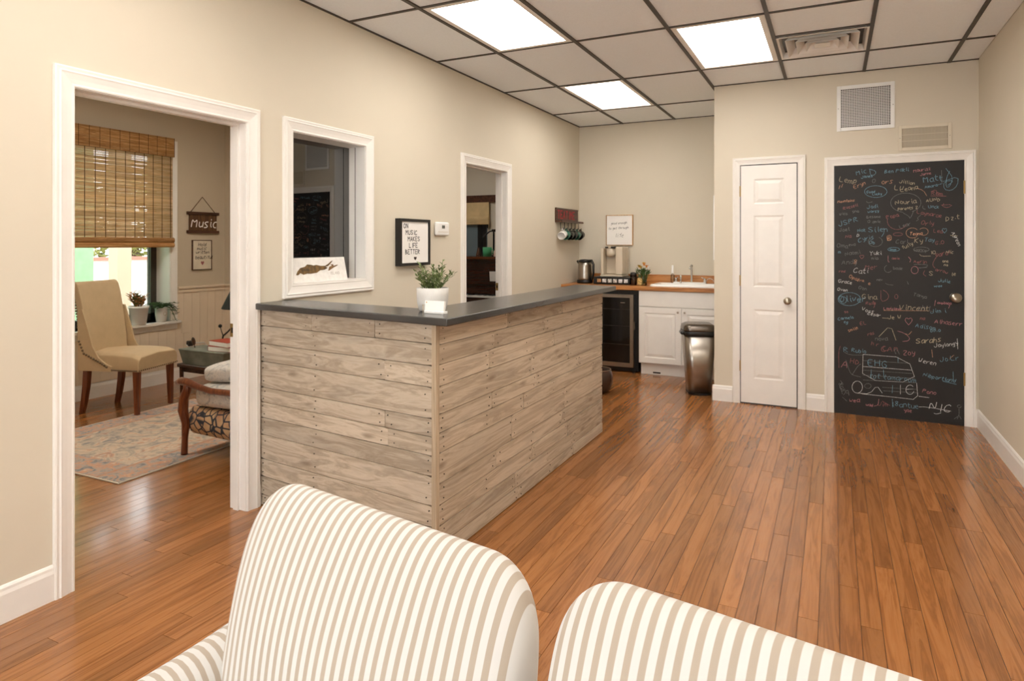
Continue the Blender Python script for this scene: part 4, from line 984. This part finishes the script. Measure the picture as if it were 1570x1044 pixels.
# ------------------------------------------------------------------ music room: window, blind, wainscot
wn = sroot('window_1', 'wide street window with black frame and white sill')
y0, y1, z0, z1 = WW
XG = XW - .23
B(XW - .255, XW, y0, y1, z0 - .03, z0).build('sill_base', WHITE, wn); m = MB(); m.box(XW, XW + .06, y0 - .05, y1 + .09, z0 - .028, z0); m.build('sill', WHITE, wn, bevel=.004)
B(XW, XW + .02, y0 - .05, y1 + .07, z0 - .085, z0 - .028).build('apron', WHITE, wn)
B(XW - .2, XW, y1 - .004, y1, z0, z1).build('reveal', PLASTW, wn)
casing('window_casing', y0, y1, z0, z1, lambda a, b, h: (XW + h, a, b), False, wscale=.95, parent=wn)
for a, b, c, d in ((y0, y0 + .06, z0, z1), (y1 - .065, y1, z0, z1), (y0, y1, z0, z0 + .07), (y0, y1, z1 - .06, z1)): B(XG - .03, XG + .03, a, b, c, d).build('window_frame', GRID, wn)
B(XG - .003, XG + .003, y0 + .06, y1 - .065, z0 + .07, z1 - .06).build('pane', GLASS_CL, wn)
bl = thing('woven_blind', 'brown woven reed roman blind half lowered over the street window', 'blind', (XW + .024, y0 - .02, 1.36))
BW = 1.44
RB = random.Random(8)
m = MB(); z = .09
while z < .93:
    h = RB.uniform(.008, .016); m.box(.012, .016, 0, BW, z, z + h); z += h + RB.choice((.0, .0, .0003, .0012))
m.build('reeds', BLIND2, bl, kind='stuff')
for z, h in ((.0, .045), (.045, .05)):
    m = MB(); m.bbox(.004, .05, 0, BW + .01, z, z + h, .012); m.build('bottom_fold', BLIND, bl)
m = MB(); k = 0
while k < 12: m.box(.028, .034, -.01, BW + .01, .905 + k * .0158, .905 + k * .0158 + .015); k += 1
m.build('valance', BLIND, bl)
B(.0, .028, 0, BW, 1.06, 1.09).build('head_rail', BLINDC, bl)
for i in range(16):
    y = .03 + i * .0925
    B(.0162, .0182, y - .003, y + .003, .095, .93).build('cord', BLINDC, bl); B(.0342, .0355, y + .03 - .002, y + .03 + .002, .905, 1.094).build('cord', BLINDC, bl)
# wainscot boards
ws = sroot('trim_8', 'cream beadboard wainscot below a chair rail')
y = 2.4
while y < YP - .01:
    e = min(y + .094, YP)
    top = z0 - .085 if e < y1 + .08 else .905
    B(XW, XW + .010, y + .001, e - .001, .138, top).build('wainscot_board', WAINS, ws); y += .094
x = XW + .01
while x < -3.2:
    B(x + .001, x + .093, YP - .010, YP, .138, .905).build('wainscot_board', WAINS, ws); x += .094
m = MB(); m.box(XW, XW + .02, y1 + .08, YP, .895, .935); m.box(XW, XW + .034, y1 + .08, YP, .935, .955); m.box(XW, -3.2, YP - .02, YP, .895, .935); m.box(XW, -3.2, YP - .034, YP, .935, .955); m.build('chair_rail', WAINS, ws)
o = B(XW + .010, XW + .016, 4.44, 4.53, .48, .61).build('outlet', WAINS, None, bevel=.002); tag(o, 'cream wall outlet plate under the small signs', 'outlet')
# signs on the window wall
t = thing('music_sign', 'hanging wooden sign with white script reading music', 'sign', (XW, 4.51, 1.505))
SG = wood('rustic_sign', (52, 32, 18), (84, 56, 32), (104, 74, 44), 'z', .7)
B(.004, .016, .02, .35, .01, .21).build('panel', SG, t); B(.0, .026, -.005, .375, .0, .03).build('rail', DKWOOD, t); B(.0, .026, -.005, .375, .195, .225).build('rail', DKWOOD, t)
m = MB(); m.tube([(.01, .04, .225), (.01, .178, .385), (.01, .33, .225)], .0035, 6); m.build('cord', BLINDC, t)
m = MB(); write(m, 'Music', .04, .065, .088, .011, lambda a, b, h: (.016 + h, a, b), .18, 0, .03, 2); m.build('lettering', PAPER, t, recalc=False)
t = thing('wall_plaque', 'small framed quote plaque hanging below the wooden sign', 'plaque', (XW, 4.565, 1.12))
B(.003, .014, .006, .229, .006, .309).build('panel', M('aged_paper', (214, 202, 182), .8, vary=.05), t)
for q in ((0, .007, 0, .315), (.228, .235, 0, .315), (.007, .228, 0, .007), (.007, .228, .308, .315)): B(0, .018, q[0], q[1], q[2], q[3]).build('frame_side', DKWOOD, t)
m = MB(); PQ = lambda a, b, h: (.014 + h, a, b)
for s, a, b in (('Hold', .07, .25), ('music', .055, .21), ('written', .04, .17)): write(m, s, a, b, .034, .005, PQ, .2, 0, .05, 1)
write(m, 'beautiful', .035, .115, .036, .005, PQ, .2, 0, .05, 1)
m.build('lettering', INK, t, recalc=False)
m = MB(); m.add([PQ(.12 + .02 * p[0], .07 + .022 * p[1], .001) for p in HEART[:-1]], [tuple(range(8))]); m.build('heart', CH['R'], t, recalc=False)
# sill plants
t = thing('potted_plant', 'reddish succulent in a large white pot on the window sill', 'plant', (-5.99, 3.985, z0), 0); pot(t, [(.062, 0), (.066, .004), (.086, .155), (.092, .158), (.092, .178), (.084, .178), (.08, .16), (0, .15)], PORC, .08, .165)
for i in range(20):
    an = RP.uniform(0, 6.28); ln = RP.uniform(0, .7); d = Vector((math.cos(an) * ln, math.sin(an) * ln, 1)).normalized(); m = MB(); L = RP.uniform(.07, .15); p = Vector((.05 * math.cos(an) * RP.random(), .05 * math.sin(an) * RP.random(), .16))
    m.tube([p, p + d * L], .004, 5)
    for k in range(7): leaf_at(m, p + d * L * (k + 2) / 8, Vector((math.cos(k * 2.2), math.sin(k * 2.2), .7)), .055, .022)
    m.build('stem', LEAFR if i % 3 else LEAF, t, recalc=False)
t = thing('potted_plant', 'trailing green plant in a small white emblem pot on the window sill', 'plant', (-5.985, 4.215, z0), 0); pot(t, [(.04, 0), (.046, .004), (.056, .08), (.054, .12), (.058, .13), (.058, .14), (.05, .14), (.048, .12), (0, .12)], PORC, .05, .13)
m = MB(); m.tube([(.058, .018 * math.cos(k * PI / 6), .085 + .018 * math.sin(k * PI / 6)) for k in range(13)], .002, 5); m.build('emblem', CHAMP, t)
for i in range(34):
    an = RP.uniform(0, 6.28); o_ = RP.uniform(.08, .17); dr_ = RP.uniform(-.01, .1) * (1.9 if math.sin(an) > .3 else .3)
    if math.cos(an) < -.2: dr_ *= .3
    p0 = Vector((0, 0, .13)); p1 = Vector((.6 * o_ * math.cos(an), .6 * o_ * math.sin(an), .21)); p2 = Vector((o_ * math.cos(an), o_ * math.sin(an), .17 - dr_))
    pts = [p0 * (1 - s) ** 2 + p1 * 2 * s * (1 - s) + p2 * s * s for s in [k / 6 for k in range(7)]]; m = MB().tube(pts, .0018, 5)
    for k in range(2, 7):
        for q in range(3): leaf_at(m, pts[k], Vector((math.cos(q * 2.1 + k), math.sin(q * 2.1 + k), .2)), .034, .012)
    m.build('stem', LEAFD, t, recalc=False)

# rug
k = N('faded_persian_rug'); s = k.n('ShaderNodeSeparateXYZ'); k.l(k.obj(), s.inputs[0])
o_ = k.obj()
wv = k.noise(o_, 6.0, 5, .6, 2.0); c1 = k.ramp(wv, [(.30, (84, 96, 112)), (.44, (170, 156, 140)), (.54, (206, 184, 160)), (.64, (186, 134, 104)), (.78, (110, 112, 122))])
vo = k.n('ShaderNodeTexVoronoi', feature='DISTANCE_TO_EDGE'); vo.inputs['Scale'].default_value = 7; k.l(o_, vo.inputs['Vector'])
c1 = k.mix(k.math('MULTIPLY', k.ramp(vo.outputs['Distance'], [(.02, (255, 255, 255)), (.07, (0, 0, 0))]), .28), c1, lin((86, 92, 106)))
wv2 = k.noise(o_, 13.0, 4, .6, 1.5); c2 = k.ramp(wv2, [(.35, (80, 92, 108)), (.47, (160, 150, 142)), (.58, (192, 128, 94)), (.72, (206, 186, 160))])
ex = k.math('ABSOLUTE', s.outputs[0]); ey = k.math('ABSOLUTE', s.outputs[1])
edge = k.math('MAXIMUM', k.math('GREATER_THAN', ex, .47), k.math('GREATER_THAN', ey, .58))
line = k.math('LESS_THAN', k.math('ABSOLUTE', k.math('SUBTRACT', ex, .47)), .012)
c = k.mix(edge, c1, c2); c = k.mix(line, c, lin((176, 122, 92)))
c = k.mix(k.math('MULTIPLY', k.noise(o_, 40, 3), .5), c, lin((190, 176, 158)))
k.l(c, k.b.inputs['Base Color']); k.b.inputs['Roughness'].default_value = .95; k.bump(k.noise(o_, 300, 2), .4, .002)
rug = thing('area_rug', 'faded blue and rust patterned rug under the music room chairs', 'rug', (-4.425, 3.14, 0), math.radians(1.5))
m = MB(); m.bbox(-.68, .68, -.80, .80, .001, .009, .003); m.build('pile', k.m, rug); m = MB()
for q in ((-.69, -.68, -.81, .81), (.68, .69, -.81, .81), (-.68, .68, -.81, -.80), (-.68, .68, .80, .81)): m.box(*q, .001, .008)
m.build('binding', M('cream_binding', (206, 196, 180), .9), rug)

# beige nailhead chair
ch = thing('side_chair', 'beige upholstered side chair with nailhead trim by the street window', 'chair', (-5.325, 3.472, 0), math.radians(17))
# local: faces +x, width along y
HW = .225
PEWTER = M('antique_pewter', (128, 112, 92), .35, .8)
m = MB(); rings = []
for i in range(9):
    x = -.245 + .51 * i / 8; wd = HW * (.9 + .1 * i / 8) + .006
    zt = .50 + .012 * math.sin(PI * i / 8) - (.02 if i in (8,) else 0)
    rings.append([(x, -wd, .36), (x, -wd - .004, .42), (x, -wd + .004, zt - .025), (x, -wd + .03, zt - .004), (x, 0, zt + .012), (x, wd - .03, zt - .004), (x, wd - .004, zt - .025), (x, wd + .004, .42), (x, wd, .36)])
m.loft(rings); m.build('seat', CREAMUP, ch, smooth='auto', bevel=.008)
m = MB(); rings = []
prof = [(-.20, .44), (-.215, .60), (-.245, .80), (-.28, .98), (-.305, 1.06), (-.335, 1.085), (-.365, 1.07), (-.365, 1.04), (-.345, .98), (-.31, .80), (-.285, .60), (-.27, .36), (-.2, .36)]
for i in range(13):
    q = -1 + i / 6; y = q * HW * .95; cv = .018 * (1 - q * q)
    rings.append([(x - (cv if x > -.33 and k_ < 5 else 0), y * (1 + .05 * (z - .4)), z) for k_, (x, z) in enumerate(prof)])
m.loft(rings); m.build('backrest', CREAMUP, ch, smooth='auto', bevel=.01)
for s in (-1, 1):
    side = [(-.285, .36), (.02, .36), (.02, .40), (-.03, .42), (-.10, .47), (-.155, .56), (-.195, .70), (-.25, .86), (-.29, .86), (-.29, .6)]
    m = MB(); m.prism(side, lambda p: (p[0], s * (HW - .002), p[1]), lambda p: (p[0], s * (HW + .012), p[1])); m.build('side_wing', CREAMUP, ch)
    nl = MB()
    path = [(-.36, 1.05), (-.30, .80), (-.275, .60), (-.23, .50), (-.14, .46), (-.06, .42), (.0, .385)]
    for a, b in zip(path, path[1:]):
        n = max(2, int(math.dist(a, b) / .022))
        for q in range(n):
            f = q / n; nl.ball((a[0] + (b[0] - a[0]) * f, s * ((HW + .012) if a[1] < .75 else HW * 1.005), a[1] + (b[1] - a[1]) * f), .0105, 4)
    for q in range(20): nl.ball((.02 + .24 * q / 20, s * (HW + .008), .372), .006, 4)
    nl.build('nailhead_trim', PEWTER, ch, smooth=True, kind='stuff')
nl = MB()
for q in range(21): nl.ball((.267, -HW + 2 * HW * q / 20, .372), .006, 4)
nl.build('nailhead_trim', PEWTER, ch, smooth=True, kind='stuff')
for s in (-1, 1):
    MB().loft([[(.22 + a * .022, s * .195 + b * .022, .36) for a, b in ((-1, -1), (1, -1), (1, 1), (-1, 1))], [(.225 + a * .015, s * .198 + b * .015, .0105) for a, b in ((-1, -1), (1, -1), (1, 1), (-1, 1))]]).build('leg', MAHOG, ch)
    MB().loft([[(-.24 - dx + a * h, s * (.19) + b * h, z) for a, b in ((-1, -1), (1, -1), (1, 1), (-1, 1))] for dx, z, h in ((0, .36, .022), (.01, .22, .021), (.028, .10, .019), (.05, .001, .016))]).build('leg', MAHOG, ch)

# carved armchair with cushions (local: faces -y)
ac = thing('armchair', 'carved wooden armchair with patterned seat by the doorway', 'armchair', (-3.49, 3.15, 0), math.radians(-92))
PATT = N('mosaic_tapestry'); o_ = PATT.obj(); vo = PATT.n('ShaderNodeTexVoronoi', feature='DISTANCE_TO_EDGE'); vo.inputs['Scale'].default_value = 17; PATT.l(o_, vo.inputs['Vector'])
base = PATT.ramp(PATT.noise(o_, 9, 3), [(.35, (206, 176, 138)), (.6, (188, 150, 116)), (.75, (176, 116, 84))])
PATT.l(PATT.mix(PATT.ramp(vo.outputs['Distance'], [(.05, (255, 255, 255)), (.10, (0, 0, 0))]), base, lin((52, 56, 66))), PATT.b.inputs['Base Color']); PATT.b.inputs['Roughness'].default_value = .9
TOILE = N('grey_blue_toile'); o_ = TOILE.obj()
TOILE.l(TOILE.ramp(TOILE.noise(o_, 14, 5, .65, 1.2), [(.35, (150, 152, 156)), (.5, (216, 210, 200)), (.66, (192, 190, 188))]), TOILE.b.inputs['Base Color']); TOILE.b.inputs['Roughness'].default_value = .9
WD2 = .30
for s in (1, -1):
    X = s * WD2
    MB().tube([(X, -.33, .0125), (X, -.33, .03), (X + s * .0, -.325, .12), (X, -.315, .22), (X, -.345, .30), (X, -.335, .38), (X, -.30, .44), (X, -.30, .475)], [.022, .021, .02, .027, .033, .031, .027, .024], 12).build('leg', MAHOG, ac, smooth=True)
    MB().tube([(X, -.40, .478), (X, -.36, .49), (X, -.30, .488), (X, -.2, .47), (X, -.06, .455), (X, .12, .462), (X, .30, .48)], [.018, .026, .026, .021, .019, .020, .022], 12).build('arm', MAHOG, ac, smooth=True)
    MB().tube([(X * .95, .33, .0125), (X * .95, .31, .2), (X * .95, .32, .45), (X * .95, .40, .86)], [.02, .024, .024, .02], 10).build('leg', MAHOG, ac, smooth=True)
m = MB(); m.bbox(-.29, .29, -.36, .30, .14, .32, .05); m.build('seat', PATT.m, ac, bevel=.03)
m = MB(); m.bbox(-.27, .27, .28, .38, .35, .84, .04); m.xf(Matrix.Rotation(math.radians(-7), 4, 'X')); m.build('backrest', PATT.m, ac, bevel=.02)
def pillow(w_, d_, h_, n=14):
    m = MB(); rings = []
    for i in range(n + 1):
        q = -1 + 2 * i / n; ring = []
        for j in range(2 * n):
            an = 2 * PI * j / (2 * n); cx, sx_ = math.cos(an), math.sin(an)
            px = (abs(cx) ** .3) * (1 if cx > 0 else -1); py = (abs(sx_) ** .3) * (1 if sx_ > 0 else -1)
            f = (1 - abs(q) ** 4) ** .5 if abs(q) < 1 else 0.0
            f = max(.001, f)
            ring.append((px * w_ / 2 * (.80 + .2 * f) * (f ** .35), py * d_ / 2 * (.80 + .2 * f) * (f ** .35), q * h_ / 2))
        rings.append(ring)
    m.loft(rings); return m
o = pillow(.56, .58, .17).build('cushion', TOILE.m, None, smooth=True); o.location = (-3.50, 3.15, .408); o.rotation_euler = (0, math.radians(-3), math.radians(-2)); tag(o, 'grey toile cushion lying on the armchair seat, lower of two', 'cushion')
o = pillow(.52, .50, .13).build('cushion', TOILE.m, None, smooth=True); o.location = (-3.52, 3.18, .556); o.rotation_euler = (math.radians(2), math.radians(-4), math.radians(5)); tag(o, 'pale grey toile cushion on top of the other in the armchair', 'cushion')
# side table with basket of things and lamp
st_ = thing('side_table', 'low dark side table in the music room corner under the lamp', 'table', (-5.25, 4.33, 0))
m = MB(); m.bbox(-.28, .42, -.28, .28, .24, .27, .006); m.build('table_top', DKWOOD, st_)
for x in (-.25, .39):
    for y in (-.25, .25): MB().tube([(x, y, 0), (x, y, .24)], [.014, .02], 8).build('leg', DKWOOD, st_)
B(-.24, .38, -.24, .24, .19, .239).build('apron', DKWOOD, st_)
bs = thing('storage_trunk', 'grey-green open tray box on the low side table', 'box', (-5.26, 4.20, .2705))
GG = M('grey_green_fabric', (120, 120, 108), .85, vary=.12)
m = MB(); m.loft([[(-.22, -.12, 0), (.32, -.12, 0), (.32, .10, 0), (-.22, .10, 0)], [(-.25, -.14, .125), (.35, -.14, .125), (.35, .12, .125), (-.25, .12, .125)]]); m.build('box', GG, bs); m = MB(); m.bbox(-.255, .355, -.145, .125, .125, .14, .004); m.build('lid', GG, bs)
for i, (rz, c, lb) in enumerate(((.1, (146, 58, 38), 'dark red hardback book under another on the tray box'), (-.12, (168, 66, 44), 'red book on top of the small stack beside the lamp'))):
    b_ = thing('book', lb, 'book', (-5.03, 4.19, .4108 + i * .046), rz, 'red books beside the lamp'); m = MB(); m.box(-.13, .15, -.09, .09, 0, .0455); m.build('cover', M('book_red_%d' % i, c, .6), b_); B(-.124, .152, -.092, .086, .004, .041).build('pages', PAPER, b_)
lp = thing('table_lamp', 'table lamp with black cone shade on a twisted branch stand', 'lamp', (-5.15, 4.46, .2705))
MB().lathe([(.07, 0), (.07, .012), (.02, .02)], n=20).build('base', BLACK, lp); MB().tube([(0, 0, .015), (.0, .0, .52)], .007, 8).build('pole', BLACK, lp)
MB().lathe([(.175, .50), (.176, .505), (.05, .77), (.045, .77), (.168, .50)], n=28).build('shade', M('black_shade', (40, 38, 40), .8), lp, smooth='auto')
MB().tube([(0, 0, .37), (-.06, -.02, .35), (-.14, -.03, .27), (-.20, -.04, .225), (-.215, -.04, .17), (-.22, -.04, .002)], [.007, .008, .007, .008, .008, .009], 7).build('branch', BLACK, lp, smooth=True)
MB().tube([(-.20, -.04, .225), (-.225, -.04, .27), (-.24, -.04, .31)], [.005, .004, .004], 6).build('twig', BLACK, lp, smooth=True); MB().ball((-.242, -.04, .318), .018, 6).build('bud', BLACK, lp, smooth=True)
sp = thing('wooden_spoon', 'dark leaf-shaped spoon standing beside the tray box', 'spoon', (-5.42, 4.16, .4108)); m = MB(); m.lathe([(.0, .02), (.02, .035), (.028, .06), (.022, .09), (.0, .105)], 0, 0, 0, 12, 1, .3); m.tube([(0, 0, 0), (0, 0, .04)], .004, 6); m.xf(Matrix.Rotation(math.radians(-18), 4, 'Y')); m.build('bowl', DKWOOD, sp, smooth=True)
sh = thing('power_cord', 'white cord coiled at the outlet beside the baseboard', 'cord', (-5.93, 4.55, 0)); MB().tube([(0, -.1, .36), (.02, -.05, .33), (.02, .05, .32), (0, .14, .33), (.01, .1, .36), (.02, 0, .37), (0, -.06, .36)], .006, 6).build('cable', PLASTW, sh, smooth=True); m = MB(); m.bbox(-.02, .03, -.09, -.03, .345, .40, .01); m.build('plug', BLACK, sh)
o = thing('floor_plant', 'dark leafy plant behind the darkened inner window', 'plant', (-3.75, 4.25, 0)); pot(o, [(.10, 0), (.14, .25), (.15, .28), (.0, .27)], BLACK, .13, .275)
for i in range(16):
    an = RP.uniform(0, 6.28); ln = RP.uniform(.05, .35); d = Vector((math.cos(an) * ln, math.sin(an) * ln, 1)).normalized(); L = RP.uniform(.7, 1.2); m = MB().tube([(0, 0, .27), tuple(Vector((0, 0, .27)) + d * L)], .006, 5)
    for k_ in range(5, 12): leaf_at(m, Vector((0, 0, .27)) + d * L * k_ / 11, Vector((math.cos(k_ * 2.4), math.sin(k_ * 2.4), .4)), .16, .07)
    m.build('stem', LEAFD, o, recalc=False)

# ------------------------------------------------------------------ street outside the music room window
struct(B(-40, XW - .27, -25, 40, -.3, -.12).build('ground', M('pale_concrete', (176, 170, 162), .9, vary=.05)))
o = thing('green_wall', 'pale green painted building wall outside the street window', 'building', (-9.0, 0, -.12)); B(-.3, 0, -3, 5.35, 0, 3.4).build('wall', M('pale_green_paint', (132, 166, 128), .8, vary=.04), o); B(0, .02, -3, 5.35, 0, .35).build('plinth', WHITE, o)
m = MB(); m.lathe([(.03, 0), (.04, .03), (.0, .05)], n=12); m.xf(Matrix.Translation((.0, 4.85, 1.42)) @ Matrix.Rotation(PI / 2, 4, 'Y')); m.build('bell', BRASS, o)
o = thing('porch_post', 'square beige porch post outside the street window', 'post', (-8.0, 5.08, -.12)); B(-.09, .09, -.09, .09, 0, 3.2).build('shaft', M('beige_post', (190, 172, 152), .7), o); B(-.13, .13, -.13, .13, 0, .7).build('plinth', M('beige_post_base', (182, 166, 146), .7), o)
o = thing('garden_wall', 'low pale wall with red cap across the street', 'wall', (-14, 0, -.12)); B(-.2, 0, -4, 20, 0, 1.15).build('wall', M('pale_wall', (196, 188, 178), .8), o); B(-.25, .05, -4, 20, 1.15, 1.22).build('coping', M('red_coping', (176, 96, 80), .8), o)
RT = random.Random(31)
for i, (x, y, r, c, lb) in enumerate(((-16.0, 8.2, 1.35, (96, 108, 72), 'grey-green bush seen left through the street window'), (-17, 11.2, 1.55, (150, 148, 88), 'yellow-green tree seen at the right of the street window'), (-18, 15.0, 1.9, (118, 130, 80), 'broad green bush far right beyond the street window'), (-17.5, 4.8, 1.8, (92, 106, 74), 'dark bush hidden mostly behind the green wall'))):
    t = thing('street_tree', lb, 'tree', (x, y, -.12), 0, 'greenery across the street'); MB().tube([(0, 0, 0), (0, 0, 1.6)], [.14, .1], 8).build('trunk', DKWOOD, t)
    m = MB()
    for k_ in range(1500):
        v = Vector((RT.gauss(0, 1), RT.gauss(0, 1), RT.gauss(0, 1))).normalized() * r * RT.uniform(.55, 1.0); v.z *= .95
        leaf_at(m, v + Vector((0, 0, 2.2)), Vector((RT.uniform(-1, 1), RT.uniform(-1, 1), RT.uniform(-.6, .8))), .24, .15)
    m.build('foliage', M('street_foliage_%d' % i, c, .8, vary=.35, vscale=4), t, recalc=False)
bpy.context.view_layer.update()
